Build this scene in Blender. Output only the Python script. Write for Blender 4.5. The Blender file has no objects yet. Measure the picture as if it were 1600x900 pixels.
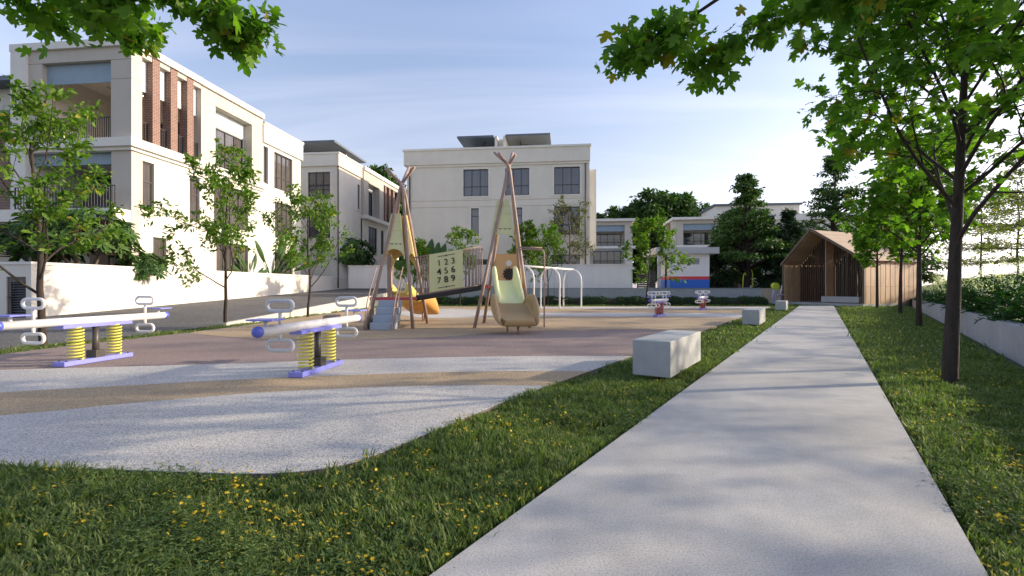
import bpy, bmesh, math, random
import numpy as np
from mathutils import Vector, Matrix
from mathutils.geometry import tessellate_polygon

S = bpy.context.scene
COL = S.collection
R = math.radians

# ------------------------------------------------------------------ camera, sky, sun, exposure
cam_d = bpy.data.cameras.new("camera")
cam = bpy.data.objects.new("camera", cam_d)
COL.objects.link(cam)
cam.location = (0, 0, 1.15)
cam.rotation_euler = (R(90), 0, 0)
cam_d.lens = 17.0
cam_d.sensor_width = 36.0
cam_d.clip_start = 0.05
cam_d.clip_end = 3000
S.camera = cam

SUN_EL, SUN_AZ = R(18.0), R(81.0)          # azimuth from +Y towards +X
SUN_DIR = Vector((math.cos(SUN_EL) * math.sin(SUN_AZ), math.cos(SUN_EL) * math.cos(SUN_AZ), math.sin(SUN_EL)))
sun_d = bpy.data.lights.new("sun", 'SUN')
sun_d.energy = 3.2
sun_d.angle = R(0.8)
sun_d.color = (1.0, 0.85, 0.63)
sun = bpy.data.objects.new("sun", sun_d)
COL.objects.link(sun)
sun.location = SUN_DIR * 60
sun.rotation_euler = (-SUN_DIR).to_track_quat('-Z', 'Y').to_euler()

world = bpy.data.worlds.new("World")
S.world = world
world.use_nodes = True
wn = world.node_tree
wn.nodes.clear()
w_out = wn.nodes.new("ShaderNodeOutputWorld")
w_bg = wn.nodes.new("ShaderNodeBackground")
w_sky = wn.nodes.new("ShaderNodeTexSky")
w_sky.sky_type = 'NISHITA'
w_sky.sun_disc = False
w_sky.sun_elevation = SUN_EL
w_sky.sun_rotation = SUN_AZ
w_sky.air_density = 1.0
w_sky.dust_density = 1.2
w_sky.ozone_density = 1.0
w_bg.inputs["Strength"].default_value = 0.148
# thin cirrus: noise stretched over the sky direction projected on a high plane
w_tc = wn.nodes.new("ShaderNodeTexCoord")
w_sep = wn.nodes.new("ShaderNodeSeparateXYZ")
wn.links.new(w_tc.outputs["Generated"], w_sep.inputs[0])
def wmath(op, a, b):
    n = wn.nodes.new("ShaderNodeMath"); n.operation = op
    for i, q in enumerate((a, b)):
        if q is None: continue
        if isinstance(q, (int, float)): n.inputs[i].default_value = q
        else: wn.links.new(q, n.inputs[i])
    return n.outputs[0]
zz = wmath('ADD', wmath('MAXIMUM', w_sep.outputs[2], 0.0), 0.12)
cx = wmath('DIVIDE', w_sep.outputs[0], zz)
cy = wmath('DIVIDE', w_sep.outputs[1], zz)
w_cmb = wn.nodes.new("ShaderNodeCombineXYZ")
wn.links.new(wmath('MULTIPLY', wmath('ADD', cx, wmath('MULTIPLY', cy, 0.35)), 0.55), w_cmb.inputs[0])
wn.links.new(wmath('MULTIPLY', cy, 1.9), w_cmb.inputs[1])
w_noise = wn.nodes.new("ShaderNodeTexNoise")
w_noise.inputs["Scale"].default_value = 0.75
w_noise.inputs["Detail"].default_value = 4.5
w_noise.inputs["Roughness"].default_value = 0.55
w_noise.inputs["Distortion"].default_value = 0.6
wn.links.new(w_cmb.outputs[0], w_noise.inputs["Vector"])
w_ramp = wn.nodes.new("ShaderNodeValToRGB")
w_ramp.color_ramp.elements[0].position = 0.45
w_ramp.color_ramp.elements[0].color = (0, 0, 0, 1)
w_ramp.color_ramp.elements[1].position = 0.85
w_ramp.color_ramp.elements[1].color = (0.19, 0.19, 0.19, 1)
wn.links.new(w_noise.outputs[0], w_ramp.inputs[0])
w_mix = wn.nodes.new("ShaderNodeMix")
w_mix.data_type = 'RGBA'
wn.links.new(w_ramp.outputs[0], w_mix.inputs[0])
wn.links.new(w_sky.outputs[0], w_mix.inputs[6])
w_mix.inputs[7].default_value = (7.2, 6.9, 7.0, 1)
w_tint = wn.nodes.new("ShaderNodeMix"); w_tint.data_type = 'RGBA'; w_tint.blend_type = 'MULTIPLY'
w_tint.inputs[0].default_value = 1.0; w_tint.inputs[7].default_value = (1.09, 0.985, 1.015, 1)
# low haze: colours pale towards the horizon, all the way round
w_bw = wn.nodes.new("ShaderNodeRGBToBW"); wn.links.new(w_mix.outputs[2], w_bw.inputs[0])
w_gray = wn.nodes.new("ShaderNodeMix"); w_gray.data_type = 'RGBA'; w_gray.blend_type = 'MULTIPLY'; w_gray.inputs[0].default_value = 1.0
wn.links.new(w_bw.outputs[0], w_gray.inputs[6]); w_gray.inputs[7].default_value = (0.74, 0.785, 0.86, 1)
w_pale = wn.nodes.new("ShaderNodeMix"); w_pale.data_type = 'RGBA'
wn.links.new(wmath('MULTIPLY', wmath('MAXIMUM', wmath('SUBTRACT', 1.0, wmath('DIVIDE', wmath('MAXIMUM', w_sep.outputs[2], 0.0), 0.50)), 0.0), 0.78), w_pale.inputs[0])
wn.links.new(w_mix.outputs[2], w_pale.inputs[6]); wn.links.new(w_gray.outputs[2], w_pale.inputs[7])
wn.links.new(w_pale.outputs[2], w_tint.inputs[6])
wn.links.new(w_tint.outputs[2], w_bg.inputs["Color"])
wn.links.new(w_bg.outputs[0], w_out.inputs[0])

S.view_settings.view_transform = 'Standard'
S.view_settings.look = 'None'
S.view_settings.gamma = 1
S.view_settings.exposure = 1.0
S.cycles.max_bounces = 8
S.cycles.transparent_max_bounces = 8

# ------------------------------------------------------------------ materials
def new_mat(name):
    m = bpy.data.materials.new(name)
    m.use_nodes = True
    nt = m.node_tree
    return m, nt, nt.nodes["Principled BSDF"]

def link(nt, a, b): nt.links.new(a, b)

def tex_noise(nt, scale, detail=4, rough=0.55, coord="Object", stretch=None):
    tc = nt.nodes.new("ShaderNodeTexCoord")
    n = nt.nodes.new("ShaderNodeTexNoise")
    n.inputs["Scale"].default_value = scale
    n.inputs["Detail"].default_value = detail
    n.inputs["Roughness"].default_value = rough
    if stretch:
        mp = nt.nodes.new("ShaderNodeMapping")
        mp.inputs["Scale"].default_value = stretch
        link(nt, tc.outputs[coord], mp.inputs[0]); link(nt, mp.outputs[0], n.inputs["Vector"])
    else:
        link(nt, tc.outputs[coord], n.inputs["Vector"])
    return n.outputs["Fac"] if "Fac" in n.outputs else n.outputs[0]

def ramp(nt, fac, stops):
    r = nt.nodes.new("ShaderNodeValToRGB")
    el = r.color_ramp.elements
    while len(el) < len(stops): el.new(0.5)
    for e, (p, c) in zip(el, stops):
        e.position = p; e.color = (*c, 1)
    link(nt, fac, r.inputs[0])
    return r.outputs[0]

def mixc(nt, fac, a, b, mode='MIX'):
    n = nt.nodes.new("ShaderNodeMix"); n.data_type = 'RGBA'; n.blend_type = mode
    for i, q in ((0, fac), (6, a), (7, b)):
        if isinstance(q, (int, float)): n.inputs[i].default_value = q
        elif isinstance(q, tuple): n.inputs[i].default_value = (*q, 1)
        else: link(nt, q, n.inputs[i])
    return n.outputs[2]

def bump(nt, bsdf, h, strength=0.2, dist=0.01):
    b = nt.nodes.new("ShaderNodeBump")
    b.inputs["Strength"].default_value = strength
    b.inputs["Distance"].default_value = dist
    link(nt, h, b.inputs["Height"]); link(nt, b.outputs[0], bsdf.inputs["Normal"])

def scl(c, k): return tuple(min(1, x * k) for x in c)

def mat_simple(name, c, rough=0.5, var=0.12, scale=6, metal=0.0, bmp=0.0, bscale=60, spec=0.5, stretch=None):
    m, nt, b = new_mat(name)
    n = tex_noise(nt, scale, stretch=stretch)
    link(nt, ramp(nt, n, [(0.3, scl(c, 1 - var)), (0.7, scl(c, 1 + var))]), b.inputs["Base Color"])
    b.inputs["Roughness"].default_value = rough
    b.inputs["Metallic"].default_value = metal
    b.inputs["Specular IOR Level"].default_value = spec
    if bmp: bump(nt, b, tex_noise(nt, bscale, 3), bmp, 0.01)
    return m

def mat_stucco(name, c, streak=0.05):
    m, nt, b = new_mat(name)
    n1 = tex_noise(nt, 0.7, 5, 0.6)
    n2 = tex_noise(nt, 1.3, 4, 0.6, stretch=(1.4, 1.4, 0.10))
    base = ramp(nt, n1, [(0.3, scl(c, 0.94)), (0.7, scl(c, 1.04))])
    st = ramp(nt, n2, [(0.25, (1 - streak,) * 3), (0.7, (1, 1, 1))])
    link(nt, mixc(nt, 1.0, base, st, 'MULTIPLY'), b.inputs["Base Color"])
    b.inputs["Roughness"].default_value = 0.85
    b.inputs["Specular IOR Level"].default_value = 0.25
    bump(nt, b, tex_noise(nt, 90, 3), 0.12, 0.006)
    return m

def mat_brick(name, c1, c2, mortar):
    m, nt, b = new_mat(name)
    tc = nt.nodes.new("ShaderNodeTexCoord")
    sp = nt.nodes.new("ShaderNodeSeparateXYZ"); link(nt, tc.outputs["Object"], sp.inputs[0])
    ad = nt.nodes.new("ShaderNodeMath"); ad.operation = 'ADD'
    link(nt, sp.outputs[0], ad.inputs[0]); link(nt, sp.outputs[1], ad.inputs[1])
    cb = nt.nodes.new("ShaderNodeCombineXYZ")
    link(nt, ad.outputs[0], cb.inputs[0]); link(nt, sp.outputs[2], cb.inputs[1])
    br = nt.nodes.new("ShaderNodeTexBrick")
    br.inputs["Color1"].default_value = (*c1, 1)
    br.inputs["Color2"].default_value = (*c2, 1)
    br.inputs["Mortar"].default_value = (*mortar, 1)
    br.inputs["Scale"].default_value = 1.0
    br.inputs["Brick Width"].default_value = 0.24
    br.inputs["Row Height"].default_value = 0.085
    br.inputs["Mortar Size"].default_value = 0.01
    br.inputs["Bias"].default_value = -0.1
    link(nt, cb.outputs[0], br.inputs["Vector"])
    link(nt, br.outputs["Color"], b.inputs["Base Color"])
    b.inputs["Roughness"].default_value = 0.85
    bump(nt, b, br.outputs["Fac"], -0.6, 0.01)
    return m

def mat_glass(name, c1, c2, rough=0.04):
    """opaque window glazing: dark room and hanging curtain behind a glossy pane"""
    m, nt, b = new_mat(name)
    n = tex_noise(nt, 1.3, 3, 0.5, stretch=(6, 6, 0.15))
    n2 = tex_noise(nt, 0.8, 2)
    c = ramp(nt, n, [(0.35, c1), (0.65, c2)])
    c = mixc(nt, n2, c, scl(c1, 0.7))
    link(nt, c, b.inputs["Base Color"])
    b.inputs["Roughness"].default_value = rough
    b.inputs["Specular IOR Level"].default_value = 1.0
    b.inputs["IOR"].default_value = 1.6
    bump(nt, b, tex_noise(nt, 0.9, 1), 0.03, 0.05)
    return m

def mat_speckle(name, cols, scale=110, rough=0.9, mottle=0.17, bmp=0.35):
    m, nt, b = new_mat(name)
    tc = nt.nodes.new("ShaderNodeTexCoord")
    v = nt.nodes.new("ShaderNodeTexVoronoi")
    v.inputs["Scale"].default_value = scale
    link(nt, tc.outputs["Object"], v.inputs["Vector"])
    sp = nt.nodes.new("ShaderNodeSeparateColor"); link(nt, v.outputs["Color"], sp.inputs[0])
    c = ramp(nt, sp.outputs[0], cols)
    n = tex_noise(nt, 0.5, 5, 0.6)
    mo = ramp(nt, n, [(0.3, (1 - mottle,) * 3), (0.7, (1, 1, 1))])
    link(nt, mixc(nt, 1.0, c, mo, 'MULTIPLY'), b.inputs["Base Color"])
    b.inputs["Roughness"].default_value = rough
    b.inputs["Specular IOR Level"].default_value = 0.2
    bump(nt, b, v.outputs["Distance"], bmp, 0.006)
    return m

def mat_concrete(name, c, stain=0.16, bmp=0.25, pores=True):
    m, nt, b = new_mat(name)
    n1 = tex_noise(nt, 0.9, 7, 0.62)
    n2 = tex_noise(nt, 7, 5, 0.6)
    n3 = tex_noise(nt, 105, 3, 0.6)
    base = ramp(nt, n1, [(0.28, scl(c, 1 - stain)), (0.72, scl(c, 1 + stain * 0.5))])
    t = ramp(nt, n2, [(0.3, (0.9,) * 3), (0.7, (1.03,) * 3)])
    base = mixc(nt, 1.0, base, t, 'MULTIPLY')
    t3 = ramp(nt, n3, [(0.30, (0.62,) * 3), (0.52, (1.0,) * 3), (0.75, (1.14,) * 3)])
    base = mixc(nt, 1.0, base, t3, 'MULTIPLY')
    link(nt, base, b.inputs["Base Color"])
    b.inputs["Roughness"].default_value = 0.8
    b.inputs["Specular IOR Level"].default_value = 0.3
    bump(nt, b, n3, bmp, 0.004)
    return m

def mat_leaf(name, c_dark, c_light, c_odd, odd=0.05, trans=0.35):
    m, nt, b = new_mat(name)
    at = nt.nodes.new("ShaderNodeAttribute"); at.attribute_name = "tint"
    c = ramp(nt, at.outputs["Fac"], [(0.0, c_dark), (1 - odd - 0.02, c_light), (1 - odd, c_odd), (1.0, scl(c_odd, 0.8))])
    link(nt, c, b.inputs["Base Color"])
    b.inputs["Roughness"].default_value = 0.55
    b.inputs["Specular IOR Level"].default_value = 0.22
    tr = nt.nodes.new("ShaderNodeBsdfTranslucent")
    link(nt, mixc(nt, 1.0, c, (1.5, 1.9, 0.55), 'MULTIPLY'), tr.inputs["Color"])
    mx = nt.nodes.new("ShaderNodeMixShader"); mx.inputs[0].default_value = trans
    out = nt.nodes["Material Output"]
    link(nt, b.outputs[0], mx.inputs[1]); link(nt, tr.outputs[0], mx.inputs[2]); link(nt, mx.outputs[0], out.inputs[0])
    return m

def mat_wood(name, c, stretch=(9, 9, 0.6), var=0.22):
    m, nt, b = new_mat(name)
    n = tex_noise(nt, 3.0, 6, 0.65, stretch=stretch)
    oi = nt.nodes.new("ShaderNodeObjectInfo")
    g = ramp(nt, n, [(0.25, scl(c, 0.66)), (0.5, c), (0.75, scl(c, 1.25))])
    t = ramp(nt, oi.outputs["Random"], [(0.0, (1 - var,) * 3), (1.0, (1 + var,) * 3)])
    link(nt, mixc(nt, 1.0, g, t, 'MULTIPLY'), b.inputs["Base Color"])
    b.inputs["Roughness"].default_value = 0.6
    bump(nt, b, n, 0.2, 0.004)
    return m

M = {}
M['stucco'] = mat_stucco("stucco_warm_white", (0.70, 0.665, 0.59))
M['stucco_beige'] = mat_stucco("stucco_beige", (0.52, 0.475, 0.41))
M['stucco_grey'] = M['stucco']
M['trim'] = mat_stucco("painted_trim", (0.74, 0.715, 0.655), 0.06)
M['blind'] = mat_simple("roller_blind_blue_grey", (0.25, 0.33, 0.40), 0.6, 0.06, 2)
M['pale_panel'] = mat_simple("pale_panel", (0.60, 0.65, 0.66), 0.6, 0.05, 2)
M['frame'] = mat_simple("dark_window_frame", (0.035, 0.037, 0.042), 0.4, 0.1)
M['frame_brown'] = mat_simple("bronze_window_frame", (0.075, 0.068, 0.062), 0.4, 0.1)
M['glass'] = mat_glass("window_glass_blue", (0.028, 0.033, 0.05), (0.085, 0.095, 0.125))
M['glass_warm'] = mat_glass("window_glass_curtain_reflection", (0.07, 0.062, 0.058), (0.17, 0.15, 0.14))  # brownish sky reflection put into the pane colour, with curtain streaks
M['brick'] = mat_brick("red_brick", (0.195, 0.092, 0.064), (0.13, 0.058, 0.043), (0.33, 0.28, 0.24))
M['room'] = mat_simple("interior_plaster", (0.66, 0.61, 0.55), 0.8, 0.06, 1)
M['dark'] = mat_simple("black_metal", (0.022, 0.021, 0.022), 0.45, 0.15)
M['roof_grey'] = mat_simple("blue_grey_roof", (0.10, 0.125, 0.15), 0.5, 0.1, 1)
M['asphalt'] = mat_speckle("asphalt_road", [(0.0, (0.055, 0.055, 0.057)), (0.5, (0.125, 0.122, 0.12)), (1.0, (0.31, 0.305, 0.295))], 60, 0.9, 0.25)
M['rubber_white'] = mat_speckle("white_speckled_rubber", [(0.0, (0.27, 0.265, 0.27)), (0.25, (0.40, 0.385, 0.37)), (0.45, (0.60, 0.57, 0.52)), (1.0, (0.74, 0.70, 0.64))], 130)
M['rubber_tan'] = mat_speckle("tan_rubber", [(0.0, (0.29, 0.21, 0.13)), (0.5, (0.46, 0.345, 0.22)), (1.0, (0.62, 0.48, 0.32))], 110)
M['rubber_purple'] = mat_speckle("mauve_rubber", [(0.0, (0.195, 0.145, 0.13)), (0.5, (0.30, 0.23, 0.21)), (1.0, (0.42, 0.335, 0.305))], 110)
M['path'] = mat_concrete("path_concrete", (0.52, 0.505, 0.485), 0.2)
M['concrete'] = mat_concrete("cast_concrete", (0.44, 0.455, 0.46), 0.14, 0.12)
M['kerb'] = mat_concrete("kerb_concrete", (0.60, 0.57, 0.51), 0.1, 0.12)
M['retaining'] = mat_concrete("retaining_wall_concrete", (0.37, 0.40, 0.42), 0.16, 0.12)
M['planter'] = mat_concrete("planter_concrete", (0.47, 0.47, 0.49), 0.16, 0.2)
M['soil'] = mat_simple("lawn_soil", (0.055, 0.085, 0.026), 0.95, 0.35, 3, bmp=0.6, bscale=30)
M['earth'] = mat_simple("garden_earth", (0.075, 0.085, 0.03), 0.95, 0.3, 3, bmp=0.6, bscale=20)
M['paver'] = mat_concrete("plateau_paving", (0.30, 0.295, 0.28))
M['bark'] = mat_simple("dark_bark", (0.036, 0.026, 0.020), 0.9, 0.35, 9, bmp=0.9, bscale=28, stretch=(3, 3, 0.7))
M['bark_tan'] = mat_simple("tan_bark", (0.13, 0.10, 0.07), 0.9, 0.3, 9, bmp=0.6, bscale=30)
M['white_paint'] = mat_simple("white_powder_coat", (0.78, 0.76, 0.73), 0.35, 0.05, 3)
M['grey_paint'] = mat_simple("light_grey_powder_coat", (0.56, 0.565, 0.57), 0.35, 0.05, 3)
M['blue_paint'] = mat_simple("periwinkle_paint", (0.235, 0.25, 0.72), 0.4, 0.06, 4)
M['ball_blue'] = mat_simple("blue_rubber_cap", (0.09, 0.12, 0.50), 0.4, 0.06, 4)
M['spring_yellow'] = mat_simple("yellow_spring_steel", (0.72, 0.66, 0.11), 0.35, 0.06, 5)
M['spring_red'] = mat_simple("red_spring_steel", (0.50, 0.09, 0.075), 0.35, 0.06, 5)
M['post_dark'] = mat_simple("dark_brown_steel", (0.06, 0.052, 0.046), 0.45, 0.12)
M['pole'] = mat_simple("brown_timber_pole", (0.33, 0.23, 0.185), 0.65, 0.18, 4, bmp=0.25, bscale=20, stretch=(4, 4, 0.5))
M['panel_green'] = mat_simple("yellow_green_panel", (0.68, 0.655, 0.33), 0.5, 0.05, 2)
M['panel_yellow'] = mat_simple("ochre_panel", (0.62, 0.47, 0.18), 0.5, 0.05, 2)
M['panel_orange'] = mat_simple("orange_panel", (0.68, 0.46, 0.22), 0.5, 0.05, 2)
M['step'] = mat_simple("blue_grey_plastic_step", (0.36, 0.42, 0.50), 0.55, 0.05, 3)
M['step_side'] = mat_simple("brown_side_panel", (0.36, 0.27, 0.21), 0.55, 0.08, 3)
M['red'] = mat_simple("red_platform_edge", (0.55, 0.07, 0.07), 0.5, 0.06)
M['slide_lime'] = mat_simple("pale_lime_plastic", (0.72, 0.74, 0.38), 0.32, 0.04, 2)
M['slide_yellow'] = mat_simple("yellow_plastic", (0.74, 0.60, 0.16), 0.32, 0.04, 2)
M['scoop_brown'] = mat_simple("brown_plastic", (0.40, 0.255, 0.105), 0.38, 0.06, 2)
M['scoop_orange'] = mat_simple("orange_plastic", (0.68, 0.36, 0.10), 0.35, 0.05, 2)
M['black_print'] = mat_simple("dark_inlay", (0.02, 0.017, 0.015), 0.6, 0.1)
M['wood'] = mat_wood("pavilion_timber", (0.50, 0.315, 0.18), var=0.13)
M['wood_roof'] = mat_wood("roof_timber", (0.44, 0.32, 0.205), (9, 9, 9), 0.10)
M['wood_dark'] = mat_wood("dark_timber_edge", (0.10, 0.07, 0.05))
M['slat'] = mat_wood("dark_slat", (0.05, 0.042, 0.037), var=0.25)
M['door'] = mat_simple("brown_timber_door", (0.22, 0.13, 0.08), 0.5, 0.1)
M['gh_white'] = mat_stucco("guardhouse_white", (0.76, 0.75, 0.74), 0.07)
M['gh_red'] = mat_simple("red_stripe_paint", (0.62, 0.045, 0.05), 0.5, 0.04)
M['gh_blue'] = mat_simple("blue_stripe_paint", (0.02, 0.13, 0.55), 0.5, 0.04)
M['gh_grey'] = mat_simple("grey_fascia", (0.42, 0.42, 0.43), 0.6, 0.05)
M['lilac'] = mat_simple("lilac_plastic", (0.50, 0.47, 0.62), 0.4, 0.05)
M['lime'] = mat_simple("lime_plastic", (0.55, 0.62, 0.05), 0.4, 0.05)
M['tan_plastic'] = mat_simple("tan_plastic", (0.55, 0.35, 0.18), 0.4, 0.05)
M['lamp'] = mat_simple("lit_downlight", (0.9, 0.85, 0.7))
_b = M['lamp'].node_tree.nodes["Principled BSDF"]
_b.inputs["Emission Color"].default_value = (1, 0.85, 0.6, 1); _b.inputs["Emission Strength"].default_value = 4

M['maple'] = mat_leaf("maple_leaf", (0.05, 0.13, 0.014), (0.16, 0.28, 0.028), (0.26, 0.22, 0.03), 0.03, 0.45)
M['sapling_leaf'] = mat_leaf("sapling_leaf", (0.05, 0.115, 0.014), (0.15, 0.245, 0.03), (0.33, 0.28, 0.03), 0.03, 0.36)
M['olive_leaf'] = mat_leaf("olive_leaf", (0.07, 0.08, 0.025), (0.15, 0.15, 0.05), (0.2, 0.14, 0.04), 0.08, 0.3)
M['dark_leaf'] = mat_leaf("dark_leaf", (0.024, 0.058, 0.016), (0.075, 0.14, 0.03), (0.10, 0.11, 0.03), 0.05, 0.22)
M['fir_leaf'] = mat_leaf("fir_needles", (0.014, 0.036, 0.018), (0.042, 0.078, 0.034), (0.08, 0.08, 0.03), 0.05, 0.15)
M['layer_leaf'] = mat_leaf("tiered_tree_leaf", (0.06, 0.085, 0.02), (0.15, 0.17, 0.035), (0.25, 0.22, 0.03), 0.06, 0.4)
M['broad_leaf'] = mat_leaf("broad_leaf", (0.026, 0.068, 0.018), (0.075, 0.14, 0.032), (0.10, 0.13, 0.03), 0.06, 0.15)
M['fern'] = mat_leaf("fern_leaf", (0.016, 0.06, 0.016), (0.05, 0.12, 0.026), (0.10, 0.16, 0.04), 0.06, 0.2)
M['cover'] = mat_leaf("ground_cover_leaf", (0.035, 0.05, 0.009), (0.095, 0.105, 0.016), (0.18, 0.16, 0.02), 0.1, 0.2)
M['hedge'] = mat_leaf("hedge_leaf", (0.012, 0.035, 0.010), (0.035, 0.08, 0.018), (0.07, 0.12, 0.02), 0.08, 0.2)
M['grass'] = mat_leaf("grass_blade", (0.066, 0.115, 0.036), (0.20, 0.245, 0.085), (0.42, 0.40, 0.20), 0.08, 0.32)
M['clover'] = mat_leaf("clover_leaf", (0.055, 0.11, 0.03), (0.16, 0.22, 0.06), (0.16, 0.19, 0.05), 0.1, 0.3)
M['petal'] = mat_leaf("yellow_petal", (0.62, 0.38, 0.015), (0.80, 0.55, 0.03), (0.75, 0.6, 0.1), 0.1, 0.3)
M['white_petal'] = mat_leaf("white_petal", (0.70, 0.68, 0.62), (0.82, 0.80, 0.76), (0.75, 0.6, 0.4), 0.05, 0.3)

# ------------------------------------------------------------------ mesh helpers
class MB:
    def __init__(self): self.v = []; self.f = []; self.m = []; self.smooth = []
    def add(self, vs, fs, mi=0, sm=False):
        o = len(self.v)
        self.v += [tuple(p) for p in vs]
        for q in fs:
            self.f.append([i + o for i in q]); self.m.append(mi); self.smooth.append(sm)
        return self
    def box(self, x0, x1, y0, y1, z0, z1, mi=0):
        x0, x1 = sorted((x0, x1)); y0, y1 = sorted((y0, y1)); z0, z1 = sorted((z0, z1))
        return self.add([(x0,y0,z0),(x1,y0,z0),(x1,y1,z0),(x0,y1,z0),(x0,y0,z1),(x1,y0,z1),(x1,y1,z1),(x0,y1,z1)],
                        [(0,3,2,1),(4,5,6,7),(0,1,5,4),(1,2,6,5),(2,3,7,6),(3,0,4,7)], mi)
    def bar(self, a, b, w, h, up=(0,0,1), mi=0):
        """a straight bar of section w x h from a to b"""
        a, b = Vector(a), Vector(b); d = (b - a).normalized(); u = Vector(up)
        s = d.cross(u)
        if s.length < 1e-4: s = d.cross(Vector((1,0,0)))
        s.normalize(); t = s.cross(d).normalized()
        vs = []
        for p in (a, b):
            for i, j in ((-1,-1),(1,-1),(1,1),(-1,1)): vs.append(p + s * (i * w / 2) + t * (j * h / 2))
        return self.add(vs, [(0,3,2,1),(4,5,6,7),(0,1,5,4),(1,2,6,5),(2,3,7,6),(3,0,4,7)], mi)
    def tube(self, pts, r, n=8, mi=0, closed=False, cap=True):
        pts = [Vector(p) for p in pts]; k = len(pts)
        rr = [r] * k if isinstance(r, (int, float)) else list(r)
        rings = []; prev = None
        for i, p in enumerate(pts):
            if closed: d = pts[(i + 1) % k] - pts[i - 1]
            else: d = pts[min(i + 1, k - 1)] - pts[max(i - 1, 0)]
            if d.length < 1e-9: d = Vector((0,0,1))
            d.normalize()
            if prev is None:
                u = d.cross(Vector((0,0,1)))
                if u.length < 0.05: u = d.cross(Vector((1,0,0)))
                u.normalize()
            else:
                u = prev - d * prev.dot(d)
                if u.length < 1e-6: u = d.cross(Vector((1,0,0)))
                u.normalize()
            prev = u; w = d.cross(u)
            rings.append([p + u * (math.cos(2*math.pi*j/n) * rr[i]) + w * (math.sin(2*math.pi*j/n) * rr[i]) for j in range(n)])
        vs = [q for ring in rings for q in ring]; fs = []
        lim = k if closed else k - 1
        for i in range(lim):
            a, b = i * n, ((i + 1) % k) * n
            for j in range(n): fs.append((a + j, a + (j+1) % n, b + (j+1) % n, b + j))
        o = len(self.v)
        self.add(vs, fs, mi, True)
        if cap and not closed:
            self.f.append([o + j for j in reversed(range(n))]); self.m.append(mi); self.smooth.append(False)
            self.f.append([o + (k-1)*n + j for j in range(n)]); self.m.append(mi); self.smooth.append(False)
        return self
    def plate(self, org, u, w, thick, outer, holes=(), mi=0):
        """flat plate with holes: 2-D outlines in (u, w), thickness along u x w"""
        org, u, w = Vector(org), Vector(u).normalized(), Vector(w).normalized()
        nn = u.cross(w).normalized()
        loops = [list(outer)] + [list(h) for h in holes]
        flat = [[Vector((x, y, 0)) for x, y in lp] for lp in loops]
        tris = tessellate_polygon(flat)
        pts = [p for lp in flat for p in lp]; N = len(pts)
        vs = [org + u*p.x + w*p.y + nn*(thick/2) for p in pts] + [org + u*p.x + w*p.y - nn*(thick/2) for p in pts]
        fs = []
        for t in tris:
            a, b, c = t
            cr = (pts[b]-pts[a]).cross(pts[c]-pts[a]).z
            if cr < 0: a, c = c, a
            fs.append((a, b, c)); fs.append((c+N, b+N, a+N))
        o = 0
        for lp in loops:
            k = len(lp)
            for i in range(k):
                a, b = o+i, o+(i+1) % k
                fs.append((a, a+N, b+N, b))
            o += k
        return self.add(vs, fs, mi)
    def build(self, name, mat, parent=None, auto=True):
        me = bpy.data.meshes.new(name)
        me.from_pydata(self.v, [], self.f)
        mats = mat if isinstance(mat, (list, tuple)) else [mat]
        for q in mats: me.materials.append(q)
        me.polygons.foreach_set("material_index", self.m)
        me.polygons.foreach_set("use_smooth", self.smooth)
        me.update()
        o = bpy.data.objects.new(name, me)
        COL.objects.link(o)
        if parent is not None: o.parent = parent
        return o

def fix_normals(o):
    bm = bmesh.new(); bm.from_mesh(o.data); bmesh.ops.recalc_face_normals(bm, faces=bm.faces); bm.to_mesh(o.data); bm.free()
    return o

def bevel(o, w=0.01, seg=2):
    m = o.modifiers.new("edge_rounding", 'BEVEL'); m.width = w; m.segments = seg; m.limit_method = 'ANGLE'
    return o

def tag(o, label=None, cat=None, group=None, kind=None):
    if label: o["label"] = label
    if cat: o["category"] = cat
    if group: o["group"] = group
    if kind: o["kind"] = kind
    return o

def thing(name, loc, rz=0, label=None, cat=None, group=None):
    o = bpy.data.objects.new(name, None)
    o.empty_display_size = 0.3
    COL.objects.link(o)
    o.location = loc; o.rotation_euler = (0, 0, rz)
    return tag(o, label, cat, group)

def structure(name, mb, mat, parent=None):
    o = mb.build(name, mat, parent)
    if parent is None: o["kind"] = "structure"
    return o

KIDS = {}
def copy_tree(o, parent=None):
    c = o.copy(); COL.objects.link(c)
    if parent is not None: c.parent = parent
    for ch in list(o.children): copy_tree(ch, c)
    return c

def share(o, name, parent, loc=None, rot=None, scale=None):
    """another object on the same mesh data"""
    c = bpy.data.objects.new(name, o.data); COL.objects.link(c); c.parent = parent
    if loc is not None: c.location = loc
    if rot is not None: c.rotation_euler = rot
    if scale is not None: c.scale = scale
    return c

P = Vector((0.5417, 0.8405, 0))       # direction of the path
Q = Vector((0.8405, -0.5417, 0))      # to its right
BROT = -R(6.37)                       # the villas' turn
P_ROT = -math.atan2(0.5417, 0.8405)

def smooth_curve(pts, n=6, closed=False):
    """Catmull-Rom through 2-D or 3-D points"""
    pts = [Vector(p) for p in pts]; out = []; k = len(pts)
    rng_ = range(k) if closed else range(k - 1)
    for i in rng_:
        if closed: p0, p1, p2, p3 = pts[i-1], pts[i], pts[(i+1) % k], pts[(i+2) % k]
        else: p0, p1, p2, p3 = pts[max(i-1,0)], pts[i], pts[i+1], pts[min(i+2,k-1)]
        for j in range(n):
            t = j / n
            out.append(0.5*((2*p1) + (p2-p0)*t + (2*p0-5*p1+4*p2-p3)*t*t + (3*p1-p0-3*p2+p3)*t**3))
    if not closed: out.append(pts[-1])
    return out

# ------------------------------------------------------------------ layout of the ground
F = 755.56
def ground(px, py, z=0.0):
    """ground point seen at a photograph pixel, for a level camera 1.15 m up"""
    Y = F * (1.15 - z) / (py - 450.0)
    return Vector(((px - 800.0) / F * Y, Y, z))

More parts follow.
